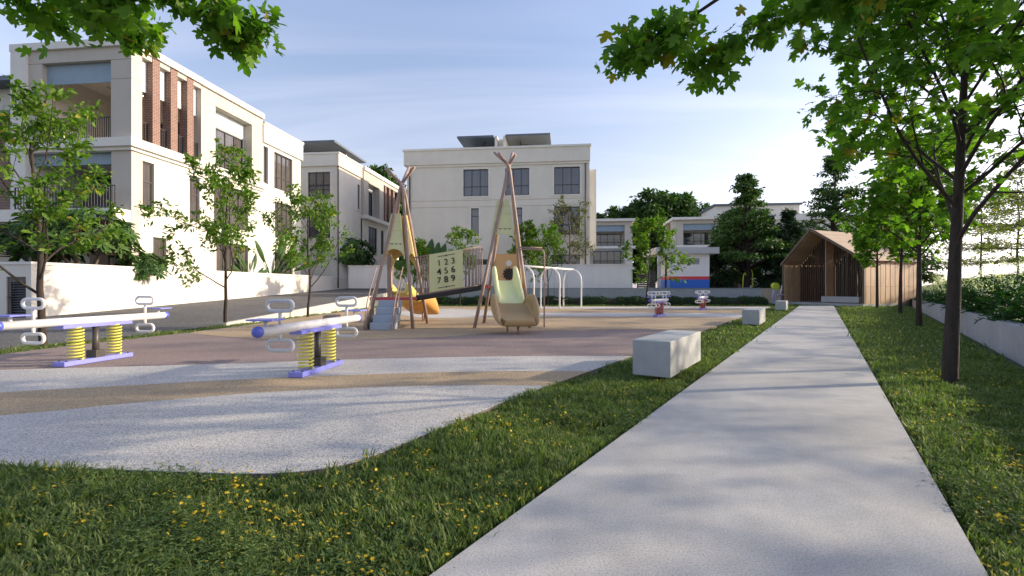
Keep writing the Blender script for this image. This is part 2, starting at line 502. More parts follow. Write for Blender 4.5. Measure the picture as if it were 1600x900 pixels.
def sheet(name, pts, z, mat, depth=0.0, parent=None):
    lp = [Vector((p[0], p[1], 0)) for p in pts]
    tr = tessellate_polygon([lp]); N = len(lp)
    vs = [(p.x, p.y, z) for p in lp]; fs = []
    for a, b, c in tr:
        if (lp[b]-lp[a]).cross(lp[c]-lp[a]).z < 0: a, c = c, a
        fs.append((a, b, c))
    if depth:
        vs += [(p.x, p.y, z - depth) for p in lp]
        area = sum(lp[i].x*lp[(i+1) % N].y - lp[(i+1) % N].x*lp[i].y for i in range(N))
        for i in range(N):
            j = (i+1) % N
            fs.append((i, j, j+N, i+N) if area < 0 else (j, i, i+N, j+N))
    mb = MB().add(vs, fs)
    return structure(name, mb, mat, parent)

LAWN_Z = -0.075
mb = MB()
g = [-1500, -400, -120, -50, -20, 0, 20, 50, 120, 400, 1500]
vs = [(x, y, LAWN_Z) for y in g for x in g]; n = len(g)
mb.add(vs, [(j*n+i, j*n+i+1, (j+1)*n+i+1, (j+1)*n+i) for j in range(n-1) for i in range(n-1)])
structure("ground", mb, M['soil'])

# the straight path
pl0, pr0 = ground(670, 900), ground(1545, 900)
def along(p, s): return p + P * s
path_pts = [along(pl0, -9), along(pr0, -9), along(pr0, 36.2), along(pl0, 35.4)]
path = sheet("path", path_pts, 0.0, M['path'], 0.12)

# the playground surface
def edge_pt(Y): return Vector((1.98 + 0.6445*(Y - 8.08), Y, 0))
left_edge = [(-7.9, 30.3), (-8.05, 25.6), (-8.3, 18.5), (-8.2, 15.2), (-8.34, 12.6), (-8.6, 10.9), (-8.85, 9.55), (-8.9, 8.2), (-9.1, 6.0)]
near_edge = [(-9.2, 3.6), (-6.0, 3.34), (-3.31, 3.126), (-2.1, 3.02), (-1.62, 2.99), (-1.35, 3.02), (-1.12, 3.12), (-0.97, 3.28), (-0.86, 3.46)]
near_s = [tuple(p[:2]) for p in smooth_curve([(x, y, 0) for x, y in near_edge], 5)]
outline = near_s + [edge_pt(4.9)[:2], edge_pt(8.08)[:2], edge_pt(29.7)[:2], (15.6, 30.2)] + left_edge
playground = sheet("playground_surface", outline, 0.0, M['rubber_purple'], 0.14)

def px_curve(pts, n=6): return [tuple(p[:2]) for p in smooth_curve([ground(x, y) for x, y in pts], n)]
c1 = [(-9.1, 4.9), (-6.2, 4.55)] + px_curve([(0, 650), (110, 640), (200, 631), (400, 614.5), (600, 605), (750, 602)]) + [tuple(edge_pt(5.68)[:2])]
c2 = [(-9.1, 5.9), (-7.2, 5.6)] + px_curve([(0, 613.5), (200, 602.5), (450, 590), (700, 581.5), (850, 580)]) + [tuple(edge_pt(6.68)[:2])]
c3 = [(-9.0, 7.0), (-7.9, 6.9)] + px_curve([(0, 578.5), (200, 573), (400, 567), (600, 560.5), (795, 557), (900, 556.5)]) + [tuple(edge_pt(8.15)[:2])]
def inset(p, k=0.004): return p
band_white_near = [p for p in near_s if p[0] > -9.05] + [tuple(edge_pt(4.9)[:2])] + c1[::-1]
sheet("playground_band_white", band_white_near, 0.004, M['rubber_white'], 0.10)
sheet("playground_band_tan", c1 + c2[::-1], 0.003, M['rubber_tan'], 0.09)
sheet("playground_band_white", c2 + c3[::-1], 0.004, M['rubber_white'], 0.08)
c4 = px_curve([(297, 521), (345, 525.5), (400, 529), (520, 531.5), (600, 529.5), (690, 526.5), (780, 520), (850, 516.5), (985, 514.5)]) + [tuple(edge_pt(12.9)[:2])]
tan_far = c4 + [tuple(edge_pt(29.7)[:2]), (15.6, 30.2)] + left_edge[:5]
sheet("playground_band_tan", tan_far, 0.004, M['rubber_tan'])
w3a = px_curve([(612, 490), (650, 495.5), (700, 497), (790, 494.5), (900, 494.5), (1000, 495), (1090, 495.5)]) + [tuple(edge_pt(18.6)[:2])]
w3b = px_curve([(612, 490), (640, 484.5), (700, 482.5), (760, 485), (830, 488.5), (1000, 489), (1100, 489.5)]) + [tuple(edge_pt(21.7)[:2])]
sheet("playground_band_white", w3a + w3b[::-1], 0.008, M['rubber_white'])
m3a = px_curve([(640, 500), (760, 503), (900, 501), (1040, 500)]) + [tuple(edge_pt(17.3)[:2])]
m3b = px_curve([(640, 500), (790, 499), (900, 497.8), (1040, 498.2)]) + [tuple(edge_pt(17.9)[:2])]
w4a = px_curve([(800, 482), (900, 482.6), (1000, 482.8), (1120, 482.8)]) + [tuple(edge_pt(26.4)[:2])]
w4b = [(tuple(edge_pt(29.4)[:2])), (0.9, 29.8)]
sheet("playground_band_white", w4a + w4b, 0.008, M['rubber_white'])

# the road, climbing to the plateau
def road_z(Y): return min(1.13, max(0.0, 0.0415 * (Y - 15.5)))
def wall_x(Y): return -17.3 + 0.1117 * (Y - 17.4)
ROADEDGE = [(-9.9, -20), (-9.75, 5), (-9.7, 9), (-9.25, 12), (-9.05, 15.5), (-9.0, 20), (-8.9, 26), (-8.85, 31), (-8.7, 34.5), (-8.6, 38), (-8.4, 46)]
mb = MB(); vs = []; fs = []
Ys = [-20, 0, 5, 9, 12, 15.5, 18, 20, 23, 26, 31, 34.5, 38, 43, 46]
ex = [p[0] for p in ROADEDGE]; ey = [p[1] for p in ROADEDGE]
for Y in Ys:
    xe = float(np.interp(Y, ey, ex))
    xl = wall_x(Y) - 0.05 if Y > 17.4 else -60.0
    for k in range(5):
        x = xe + (xl - xe) * k / 4
        vs.append((x, Y, road_z(Y) + (-0.02 if Y < 15.5 else 0.0) + 0.0))
for i in range(len(Ys) - 1):
    for k in range(4):
        a = i*5 + k
        fs.append((a, a+5, a+6, a+1))
mb.add(vs, fs)
structure("road", mb, M['asphalt'])

# the kerb wall that carries the road, seen from the playground side
mb = MB()
pts = [(-9.02, 15.0), (-8.97, 20), (-8.87, 26), (-8.82, 31), (-8.67, 34.45)]
vs = []; fs = []
for x, y in pts:
    z = road_z(y) + 0.07
    vs += [(x - 0.0, y, z), (x + 0.16, y, z), (x + 0.16, y, -0.1), (x - 0.0, y, -0.1)]
for i in range(len(pts) - 1):
    a, b = 4*i, 4*i + 4
    for j in range(4): fs.append((a + j, b + j, b + (j+1) % 4, a + (j+1) % 4))
fs += [(0, 1, 2, 3), (16, 19, 18, 17)]
mb.add(vs, fs)
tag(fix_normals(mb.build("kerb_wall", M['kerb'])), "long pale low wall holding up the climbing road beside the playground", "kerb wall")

# plateau behind the retaining wall
sheet("plateau", [(-9.0, 34.62), (17.6, 34.62), (19.5, 40), (30, 42), (60, 44), (240, 60), (240, 300), (-200, 300), (-200, 46.1), (-8.5, 46.1)], 1.125, M['paver'], 1.3)
sheet("villa_garden_ground", [(-17.55, 17.7), (-14.4, 46.0), (-80, 46.0), (-80, 24.7)], 1.12, M['earth'], 1.2)

# retaining wall
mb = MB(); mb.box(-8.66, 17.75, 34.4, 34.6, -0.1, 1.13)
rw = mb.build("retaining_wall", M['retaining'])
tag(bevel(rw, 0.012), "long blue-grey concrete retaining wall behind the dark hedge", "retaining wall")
mb = MB(); mb.box(-8.66, 17.8, 34.36, 34.64, 1.13, 1.15)
mb.build("coping", M['retaining'], rw)
# white garden wall of the end villa on the plateau
gw = thing("garden_wall", (9.1, 37.0, 1.12), BROT, "long shaded white garden wall on the plateau in front of the middle villa", "garden wall")
MB().box(-22.6, 0, 0, 0.2, 0, 1.78).build("wall", M['gh_white'], gw)
MB().box(-22.65, 0.05, -0.05, 0.25, 1.78, 1.87).build("coping", M['trim'], gw)
# dark slatted garden gate beside it
gt = thing("garden_gate", (9.6, 37.1, 1.12), BROT, "dark closed gate at the right end of the shaded white garden wall", "gate")
MB().box(0, 0.08, 0, 0.12, 0, 1.35).build("post", M['post_dark'], gt); MB().box(1.3, 1.38, 0, 0.12, 0, 1.35).build("post", M['post_dark'], gt)
_sl = None
for i in range(8):
    o = MB().box(0.08, 1.3, 0.03, 0.07, 0, 0.13).build("slat", M['post_dark'], gt) if _sl is None else share(_sl, "slat", gt)
    if _sl is None: _sl = o
    o.location = (0, 0, 0.06 + i*0.16)

# boundary wall of the left villa, with its louvred gate
bw = thing("boundary_wall", (-17.3, 17.4, 0), BROT, "long sunlit cream boundary wall along the road in front of the brick-pier villa", "boundary wall")
mb = MB()
mb.box(-0.2, 0, 0, 27.2, -0.1, 2.0)                   # side along the road
mb.build("wall", M['stucco'], bw)
mb = MB(); mb.box(-0.05, -0.21, -0.006, 0.19, -0.1, 2.0); mb.box(-14, -1.02, 0, 0.2, -0.1, 2.0); mb.box(-1.02, -0.05, 0, 0.2, 1.56, 2.0)
mb.build("front_wall", M['stucco'], bw)
mb = MB(); mb.box(-0.24, 0.04, -0.04, 27.25, 2.0, 2.1); mb.box(-14, -0.24, -0.04, 0.24, 2.0, 2.1)
mb.build("coping", M['trim'], bw)
mb = MB(); mb.box(0.0, 0.025, 0.05, 27.2, 1.80, 1.83)
mb.build("moulding", M['trim'], bw)
lg = thing("louvred_gate", (-17.3, 17.4, 0), BROT, "bronze louvred gate at the left end of the cream boundary wall", "gate")
mb = MB()
mb.box(-1.0, -0.86, 0.03, 0.11, 0.02, 1.55); mb.box(-0.22, -0.08, 0.03, 0.11, 0.02, 1.55)
mb.box(-0.86, -0.22, 0.03, 0.11, 1.36, 1.55); mb.box(-0.86, -0.22, 0.03, 0.11, 0.02, 0.16)
mb.build("frame", M['post_dark'], lg)
MB().box(-0.86, -0.22, 0.12, 0.14, 0.16, 1.36).build("back_panel", M['dark'], lg)
_sl = None
for i in range(13):
    if _sl is None:
        _sl = MB().bar((-0.86, 0.07, 0), (-0.22, 0.07, 0), 0.055, 0.03, up=(0, 0.6, 1)).build("louvre", M['frame'], lg); o = _sl
    else: o = share(_sl, "louvre", lg)
    o.location = (0, 0, 0.20 + i*0.091)
MB().box(-0.97, -0.90, 0.0, 0.03, 0.78, 0.84).build("handle", M['dark'], lg)

# planter wall and the bank behind it on the right
WD = Vector((0.602, 0.798, 0)); WN = Vector((0.798, -0.602, 0)); W0 = Vector((8.0, 7.56, 0))
pw = thing("planter_wall", (8.0, 7.56, 0), math.atan2(WD.y, WD.x), "low grey concrete planter wall under lush plants right of the lawn", "planter wall")
MB().box(-15, 29.6, -0.2, 0, -0.12, 0.53).build("wall", M['planter'], pw)
mb = MB(); vs = []; fs = []
ds = [-0.21, 0.0, 0.02, 0.6, 1.6, 2.8, 4.0, 5.2, 7.0, 10, 16, 30, 60]
zs = [0.40, 0.40, 0.42, 0.48, 0.72, 1.15, 1.55, 1.80, 1.86, 1.7, 1.2, 0.3, -0.2]
ss = [-40, -15, -5, 0, 4, 8, 12, 16, 20, 25, 29.6, 36, 45, 60, 90]
def bank(s, d):
    p = W0 + WD*s + WN*d
    z = float(np.interp(d, ds, zs))
    if d > 0.5: z += 0.05*math.sin(s*0.7 + d) + 0.04*math.sin(s*1.9 + d*2.1)
    return Vector((p.x, p.y, z))
for s in ss:
    for d in ds[2:]: vs.append(bank(s, d))
k = len(ds) - 2
for i in range(len(ss) - 1):
    for j in range(k - 1):
        a = i*k + j
        fs.append((a, a+1, a+k+1, a+k))
mb.add(vs, fs, 0, True)
fix_normals(structure("planted_bank", mb, M['earth']))

# ------------------------------------------------------------------ villas
def wall_open(mb, org, d, W, z0, z1, dep, holes=(), mi=0):
    """a wall face of width W from org along d (2-D unit), with recessed openings (a0,a1,b0,b1); inward = left of d"""
    org = Vector((org[0], org[1], 0)); d = Vector((d[0], d[1], 0)); inn = Vector((-d.y, d.x, 0))
    xs = sorted({0, W, *[h[0] for h in holes], *[h[1] for h in holes]})
    zs_ = sorted({z0, z1, *[h[2] for h in holes], *[h[3] for h in holes]})
    pt = lambda a, z, k=0.0: org + d*a + inn*k + Vector((0, 0, z))
    for i in range(len(xs)-1):
        for j in range(len(zs_)-1):
            a, b, c, e = xs[i], xs[i+1], zs_[j], zs_[j+1]
            if b - a < 1e-6 or e - c < 1e-6: continue
            am, zm = (a+b)/2, (c+e)/2
            if any(h[0] < am < h[1] and h[2] < zm < h[3] for h in holes): continue
            mb.add([pt(a,c), pt(b,c), pt(b,e), pt(a,e)], [(0,1,2,3)], mi)
    for a0, a1, b0, b1 in holes:
        q = [(a0,b0),(a1,b0),(a1,b1),(a0,b1)]
        for i in range(4):
            (a,z),(b,w) = q[i], q[(i+1) % 4]
            mb.add([pt(a,z), pt(a,z,dep), pt(b,w,dep), pt(b,w)], [(0,1,2,3)], mi)
    return mb

def window(parent, org, d, a0, a1, b0, b1, cols=3, split=0.36, setb=0.14, fm='frame', gm='glass', surround=True, t=0.06, name="window"):
    """frame with mullions (part) and its panes (sub-parts)"""
    org = Vector((org[0], org[1], 0)); d = Vector((d[0], d[1], 0)); inn = Vector((-d.y, d.x, 0))
    pt = lambda a, z, k: org + d*a + inn*k + Vector((0, 0, z))
    mb = MB()
    def rect(a, b, z, w, k0, k1, m=mb):
        vs = [pt(a,z,k0), pt(b,z,k0), pt(b,z,k1), pt(a,z,k1), pt(a,w,k0), pt(b,w,k0), pt(b,w,k1), pt(a,w,k1)]
        m.add(vs, [(0,3,2,1),(4,5,6,7),(0,1,5,4),(1,2,6,5),(2,3,7,6),(3,0,4,7)])
    s0, s1 = setb - 0.05, setb + 0.03
    rect(a0, a0+t, b0, b1, s0, s1); rect(a1-t, a1, b0, b1, s0, s1)
    rect(a0+t, a1-t, b0, b0+t, s0, s1); rect(a0+t, a1-t, b1-t, b1, s0, s1)
    w = (a1 - a0) / cols
    cuts_a = [a0 + t] + [a0 + w*i for i in range(1, cols)] + [a1 - t]
    cuts_b = [b0 + t] + ([b0 + (b1-b0)*split] if split else []) + [b1 - t]
    for a in cuts_a[1:-1]: rect(a - t*0.45, a + t*0.45, b0+t, b1-t, s0+0.006, s1-0.004)
    if split:
        zc = cuts_b[1]
        for i in range(cols): rect(cuts_a[i] + (t*0.45 if i else 0), cuts_a[i+1] - (t*0.45 if i < cols-1 else 0), zc - t*0.4, zc + t*0.4, s0+0.01, s1-0.008)
    f = mb.build(name, M[fm], parent)
    for i in range(cols):
        for j in range(len(cuts_b) - 1):
            q = MB()
            q.add([pt(cuts_a[i], cuts_b[j], setb), pt(cuts_a[i+1], cuts_b[j], setb), pt(cuts_a[i+1], cuts_b[j+1], setb), pt(cuts_a[i], cuts_b[j+1], setb)], [(0,1,2,3)])
            q.build("pane", M[gm], f)
    if surround:
        m2 = MB(); e = 0.13
        rect(a0-e, a0-0.005, b0-e, b1+e, -0.03, 0.04, m2); rect(a1+0.005, a1+e, b0-e, b1+e, -0.03, 0.04, m2)
        rect(a0-0.005, a1+0.005, b1+0.005, b1+e, -0.027, 0.04, m2); rect(a0-0.005, a1+0.005, b0-e, b0-0.005, -0.045, 0.04, m2)
        m2.build("surround", M['trim'], f)
    return f

BAL = {}
def railing(parent, a, b, h=1.05, gap=0.13, mat='dark', z0=0.0, name="railing"):
    """top and bottom rail with balusters as sub-parts, a and b in parent space at floor level"""
    a, b = Vector(a), Vector(b)
    mb = MB(); up = Vector((0, 0, 1))
    mb.bar(a + up*h, b + up*h, 0.055, 0.04); mb.bar(a + up*(0.09+z0), b + up*(0.09+z0), 0.04, 0.03)
    for e in (a, b): mb.bar(e + up*0.02, e + up*(h + 0.018), 0.045, 0.045)
    r = mb.build(name, M[mat], parent)
    L = (b - a).length; n = max(2, int(round(L / gap)))
    key = (round(h, 2), mat)
    for i in range(n + 1):
        p = a.lerp(b, i / n)
        if key not in BAL:
            o = MB().box(-0.014, 0.014, -0.014, 0.014, 0.10, h - 0.02).build("baluster", M[mat], r); BAL[key] = o
        else: o = share(BAL[key], "baluster", r)
        o.location = p
    return r

def fan(parent, loc, r=0.62):
    mb = MB(); x, y, z = loc
    mb.tube([(x, y, z), (x, y, z-0.28)], 0.025, 8); mb.tube([(x, y, z-0.28), (x, y, z-0.42)], [0.10, 0.13], 12); mb.tube([(x, y, z), (x, y, z-0.06)], 0.08, 10)
    f = mb.build("ceiling_fan", M['dark'], parent)
    b = None
    for i in range(3):
        if b is None:
            b = MB().add([(0.1,-0.04,0.01),(r,-0.08,0.03),(r,0.08,-0.01),(0.1,0.04,-0.01),(0.1,-0.04,-0.01),(r,-0.08,0.01),(r,0.08,-0.03),(0.1,0.04,-0.03)],
                         [(0,1,2,3),(7,6,5,4),(0,4,5,1),(1,5,6,2),(2,6,7,3),(3,7,4,0)]).build("blade", M['dark'], f); o = b
        else: o = share(b, "blade", f)
        o.location = (x, y, z-0.36); o.rotation_euler = (0, 0, R(20 + 120*i))
    return f

def downlights(parent, pts):
    o0 = None
    for p in pts:
        if o0 is None:
            o0 = MB().tube([(0,0,0),(0,0,-0.012)], 0.07, 12).build("downlight", M['lamp'], parent); o = o0
        else: o = share(o0, "downlight", parent)
        o.location = p

GX = (0, 1); FX = (1, 0)       # directions of the side (right) face and the front face in villa space
def side_parts(v, flip=False): pass

def canopy(parent, x0, x1, y0, y1, z, t=0.16, rise=0.25):
    mb = MB()
    vs = [(x0,y0,z+rise),(x1,y0,z+rise),(x1,y1,z),(x0,y1,z),(x0,y0,z+rise+t),(x1,y0,z+rise+t),(x1,y1,z+t),(x0,y1,z+t)]
    mb.add(vs, [(0,3,2,1),(4,5,6,7),(0,1,5,4),(1,2,6,5),(2,3,7,6),(3,0,4,7)])
    return mb.build("canopy_roof", M['roof_grey'], parent)

# ---- villa one: the brick-pier villa on the left; villa space: x right, y back, z above 1.15
V1 = thing("villa", (-17.68, 22.45, 1.15), BROT, "large cream three-storey villa with red brick piers and corner balconies at far left", "villa", "cream villas round the playground")
L1 = 9.76; L2 = 14.45
# ground and first floor walls of the sunlit side
holes_side = [(0.6, 1.27, 3.72, 6.08), (3.5, 4.23, 3.6, 6.08), (5.3, 8.33, 3.6, 6.08), (5.5, 8.33, 0.15, 2.7), (1.2, 2.0, 0.3, 2.5),
              (11.1, 13.3, 3.5, 6.0), (11.1, 13.3, 0.3, 2.5)]
mb = MB(); wall_open(mb, (0, 0.45), GX, L2 - 0.45, 0, 6.45, 0.16, [(a-0.45, b-0.45, c, e) for a, b, c, e in holes_side])
mb.add([(-12, L2, 0), (0, L2, 0), (0, L2, 11.1), (-12, L2, 11.1)], [(0, 3, 2, 1)])
mb.build("side_wall", M['stucco'], V1)
for a, b, c, e, cols, sp in [(0.6, 1.27, 3.72, 6.08, 1, 0.6), (3.5, 4.23, 3.6, 6.08, 1, 0.6), (5.3, 8.33, 3.6, 6.08, 4, 0.36), (5.5, 8.33, 0.15, 2.7, 4, 0), (1.2, 2.0, 0.3, 2.5, 1, 0),
                             (11.1, 13.3, 3.5, 6.0, 4, 0.34), (11.1, 13.3, 0.3, 2.5, 4, 0)]:
    window(V1, (0, 0), GX, a, b, c, e, cols, sp, 0.14, 'frame_brown', 'glass_warm', surround=(a > 11))
# corner column and front columns
mb = MB()
mb.box(-1.02, 0.012, 0, 0.45, 0, 3.1); mb.box(-1.02, 0.012, 0, 0.55, 3.1, 6.4)
mb.box(-1.02, 0.03, -0.02, 0.55, 6.95, 9.72); mb.box(-1.02, 0.03, -0.02, 0.55, 9.75, 10.62)
mb.box(-5.38, -4.66, -0.02, 0.55, 6.95, 9.72); mb.box(-5.38, -4.66, -0.02, 0.55, 9.75, 10.62)
mb.box(-5.38, 0.03, -0.02, 0.55, 10.65, 11.24)
mb.box(-1.0, 0.01, 0.0, 0.5, 9.71, 10.66)            # joint core
mb.box(-5.36, -4.68, 0.0, 0.5, 9.71, 10.66)
mb.build("corner_column", M['stucco_beige'], V1)
# top storey of the side: beam, columns, portal round the big window
mb = MB()
mb.box(-0.5, 0.03, 0.55, 4.3, 11.0, 11.24)
mb.box(-0.75, 0.03, 4.3, 5.4, 6.95, 9.95); mb.box(-0.75, 0.03, 4.3, 5.4, 9.98, 10.45); mb.box(-0.74, 0.02, 4.31, 5.39, 9.9, 10.5)
mb.box(-0.75, 0.03, 8.65, L1, 6.95, 9.95); mb.box(-0.75, 0.03, 8.65, L1, 9.98, 10.45); mb.box(-0.74, 0.02, 8.66, L1 - 0.01, 9.9, 10.5)
mb.box(-0.75, 0.03, 4.3, L1, 10.48, 11.24)
mb.build("portal_frame", M['stucco_beige'], V1)
mb = MB(); wall_open(mb, (-0.55, 5.4), GX, 3.25, 6.95, 9.55, 0.1, [(0.05, 3.2, 7.05, 9.5)])
mb.box(-0.7, -0.5, 5.4, 8.65, 9.55, 10.48)
mb.build("pale_panel", M['pale_panel'], V1)
window(V1, (-0.55, 5.4), GX, 0.05, 3.2, 7.05, 9.5, 4, 0.36, 0.08, 'frame', 'glass_warm', surround=False)
# white slab bands
mb = MB()
mb.box(-6.3, 0.28, -0.28, 0.3, 6.55, 6.95); mb.box(-0.5, 0.28, 0.3, L1, 6.55, 6.95)
mb.box(-6.2, 0.12, -0.12, 0.2, 6.40, 6.55); mb.box(-0.4, 0.12, 0.2, L1, 6.40, 6.55)
mb.build("upper_slab_band", M['trim'], V1)
mb = MB(); mb.box(-14, 0.0, -0.85, -0.02, 3.05, 3.6); mb.box(-14, -0.02, -0.02, 3.2, 3.05, 3.55)
mb.build("balcony_slab", M['trim'], V1)
mb = MB(); mb.box(-6.25, 0.16, -0.16, 0.6, 11.24, 11.58); mb.box(-0.9, 0.16, 0.6, 4.32, 11.24, 11.58); mb.box(-0.9, 0.18, 4.32, L1, 11.22, 11.55)
mb.box(-6.2, -0.1, 0.6, L1, 11.25, 11.45)
mb.build("roof_cap", M['trim'], V1)
mb = MB(); mb.box(-6.18, -5.38, -0.16, 0.6, 0, 3.04); mb.box(-6.18, -5.38, -0.16, 0.6, 3.61, 6.39); mb.box(-6.18, -5.38, -0.16, 0.6, 6.96, 11.23)
mb.build("side_fin", M['trim'], V1)
# right bay, lower parapet
hs = [(0.1, 0.62, 7.0, 9.5), (1.3, 3.55, 6.92, 9.45)]
mb = MB(); wall_open(mb, (-0.02, L1), GX, L2 - L1, 6.45, 10.3, 0.16, hs)
mb.build("bay_wall", M['stucco'], V1)
for a, b, c, e, cols in [(0.1, 0.62, 7.0, 9.5, 1), (1.3, 3.55, 6.92, 9.45, 4)]:
    window(V1, (-0.02, L1), GX, a, b, c, e, cols, 0.36, 0.14, 'frame_brown', 'glass_warm', surround=True)
mb = MB(); mb.box(-0.4, 0.12, L1 - 0.01, L2 + 0.12, 9.72, 10.95); mb.box(-12, -0.4, L2 - 0.2, L2 + 0.12, 9.72, 10.95); mb.build("parapet", M['stucco'], V1)
mb = MB(); mb.box(-0.42, 0.17, L1 + 0.06, L2 + 0.17, 10.95, 11.09); mb.box(-12, -0.42, L2 - 0.22, L2 + 0.17, 10.95, 11.09); mb.build("parapet_cap", M['trim'], V1)
MB().box(0.005, 0.05, L1 + 0.3, L2, 6.3, 6.42).build("string_course", M['trim'], V1); MB().box(0.0, 0.04, 9.8, L2, 2.95, 3.05).build("string_course", M['trim'], V1)
# brick piers with hanging panels between them
br = None
for yc in (1.33, 2.42, 3.50):
    if br is None: br = MB().box(-0.40, 0.06, -0.22, 0.22, 6.95, 11.22).build("brick_pier", M['brick'], V1); o = br
    else: o = share(br, "brick_pier", V1)
    o.location = (0, yc, 0)
for y0, y1 in ((0.57, 1.09), (1.57, 2.18), (2.66, 3.26), (3.74, 4.29)):
    MB().box(-0.34, -0.26, y0, y1, 9.5, 11.0).build("hanging_panel", M['pale_panel'], V1)
    railing(V1, (-0.2, y0, 6.95), (-0.2, y1, 6.95), 1.05, 0.12, 'dark')
# balcony interiors: floor, ceiling, back walls
mb = MB()
mb.box(-5.38, -0.4, 0.5, 4.9, 6.80, 6.94); mb.box(-5.38, -0.36, 0.3, 4.9, 10.66, 10.75)
mb.box(-5.38, -0.45, 4.7, 4.9, 6.95, 10.66); mb.box(-6.0, -5.3, 0.56, 4.9, 6.95, 10.66)
mb.build("loggia", M['room'], V1)
MB().box(-4.66, -1.02, 0.22, 0.27, 9.72, 10.64).build("roller_blind", M['blind'], V1)
railing(V1, (-4.66, 0.08, 6.95), (-1.02, 0.08, 6.95), 1.07, 0.115)
fan(V1, (-3.2, 2.6, 10.66)); fan(V1, (-1.0, 2.3, 10.66))
downlights(V1, [(-3.3, 1.2, 10.65), (-2.0, 1.2, 10.65), (-3.3, 4.0, 10.65), (-1.4, 3.6, 10.65)])
mb = MB(); mb.box(-3.9, -1.0, 4.62, 4.69, 7.0, 9.3); fr = mb.build("sliding_door", M['frame'], V1)
for i in range(4): MB().box(-3.84 + i*0.71, -3.2 + i*0.71, 4.60, 4.625, 7.06, 9.24).build("pane", M['glass'], fr)
# first floor, front: recess with sliding doors
mb = MB()
mb.box(-5.4, -1.0, 2.6, 2.8, 3.6, 6.4); mb.box(-5.6, -5.38, 0.3, 2.6, 3.6, 6.4); mb.box(-1.04, -0.9, 0.55, 2.6, 3.6, 6.4); mb.box(-5.4, -1.0, 0.3, 2.6, 6.40, 6.5)
mb.build("recess", M['room'], V1)
MB().box(-5.36, -1.03, 0.25, 0.3, 5.85, 6.39).build("roller_blind", M['blind'], V1)
sd = MB().box(-5.3, -1.1, 2.5, 2.58, 3.62, 5.95).build("sliding_door", M['frame'], V1)
for i in range(4): MB().box(-5.24 + i*1.04, -4.30 + i*1.04, 2.47, 2.505, 3.68, 5.88).build("pane", M['glass'], sd)
railing(V1, (-5.35, -0.6, 3.6), (-0.2, -0.6, 3.6), 1.05, 0.15)
railing(V1, (-13.6, -0.6, 3.6), (-6.3, -0.6, 3.6), 1.05, 0.17)
# ground floor, front
mb = MB(); mb.box(-14, -0.9, 2.6, 2.8, 0, 3.05); mb.build("ground_front_wall", M['room'], V1)
MB().box(-4.9, -3.8, 2.52, 2.6, 0.0, 2.2).build("front_door", M['door'], V1)
sd = MB().box(-3.3, -1.2, 2.5, 2.59, 0.0, 2.4).build("sliding_door", M['frame'], V1)
for i in range(2): MB().box(-3.24 + i*1.02, -2.28 + i*1.02, 2.47, 2.505, 0.06, 2.34).build("pane", M['glass_warm'], sd)
# left neighbour half, set back, with brick and eaves
mb = MB(); mb.box(-14.5, -6.2, 3.0, 12.0, 3.6, 9.3); mb.build("brick_wing", M['brick'], V1)
mb = MB(); mb.box(-14.5, -6.22, 3.4, 11.5, 9.5, 11.15); mb.build("wing_attic", M['stucco'], V1)
mb = MB(); mb.box(-14.8, -6.20, 2.3, 12.3, 9.3, 9.5); mb.box(-14.8, -6.21, 2.4, 12.3, 11.15, 11.4); mb.build("wing_eaves", M['roof_grey'], V1)
mb = MB(); mb.box(-12, -1.2, 4.95, L2 - 0.25, 0.0, 11.2); mb.build("core", M['room'], V1)

# ---- villa three: the end villa in the middle; front face y = 0, right corner x = 15.36
V3 = thing("villa", (-8.94, 41.2, 1.15), BROT, "grey-shaded cream villa with blank end wall and blue windows behind the right-hand teepee tower", "villa", "cream villas round the playground")
W3 = 15.36
h3 = [(4.88, 7.0, 7.7, 9.95), (8.41, 10.43, 7.7, 9.95), (12.49, 14.58, 7.7, 9.95), (5.54, 6.19, 4.35, 6.68), (9.16, 9.85, 4.35, 6.68), (12.49, 14.58, 4.38, 6.68), (12.3, 14.58, 0.1, 2.75), (5.2, 7.2, 0.1, 2.4)]
mb = MB()
wall_open(mb, (0, 0), FX, W3, 0, 6.77, 0.16, [h for h in h3 if h[3] < 6.78])
wall_open(mb, (0, 0.05), FX, W3, 6.77, 6.83, 0.16)
wall_open(mb, (0, 0), FX, W3, 6.83, 7.31, 0.16)
wall_open(mb, (0, 0.05), FX, W3, 7.31, 7.37, 0.16)
wall_open(mb, (0, 0), FX, W3, 7.37, 10.4, 0.16, [h for h in h3 if h[3] > 6.8])
for zc in (6.77, 6.83, 7.31, 7.37): mb.add([(0, 0, zc), (W3, 0, zc), (W3, 0.05, zc), (0, 0.05, zc)], [(0, 1, 2, 3)])
mb.box(0.002, 0.2, 0.18, 14, 0, 10.4); mb.box(W3 - 0.2, W3 - 0.002, 0.18, 14, 0, 10.4)
mb.build("wall", M['stucco_grey'], V3)
for a, b, c, e in h3:
    n_ = 3 if b - a > 1.2 else 1
    window(V3, (0, 0), FX, a, b, c, e, n_, (0.36 if n_ == 3 else 0.72), 0.14, 'frame', 'glass', surround=True)
mb = MB(); mb.box(-0.22, W3 + 0.05, -0.22, 14, 10.38, 11.55); mb.build("parapet", M['stucco_grey'], V3)
mb = MB(); mb.box(-0.30, W3 + 0.13, -0.30, 14.1, 11.55, 11.72); mb.build("parapet_cap", M['trim'], V3)
mb = MB(); mb.box(0, W3, -0.10, 0.02, 10.2, 10.38); mb.build("cornice", M['trim'], V3)
for x in (0.25, W3 - 0.32):
    mb = MB().tube([(x, -0.07, 10.2), (x, -0.07, 0)], 0.055, 8); mb.build("drain_pipe", M['post_dark'], V3)
canopy(V3, 3.9, 7.15, 1.9, 7.4, 13.2, 0.16, 0.02); canopy(V3, 8.2, 12.1, 1.9, 7.4, 13.22, 0.16, 0.02)
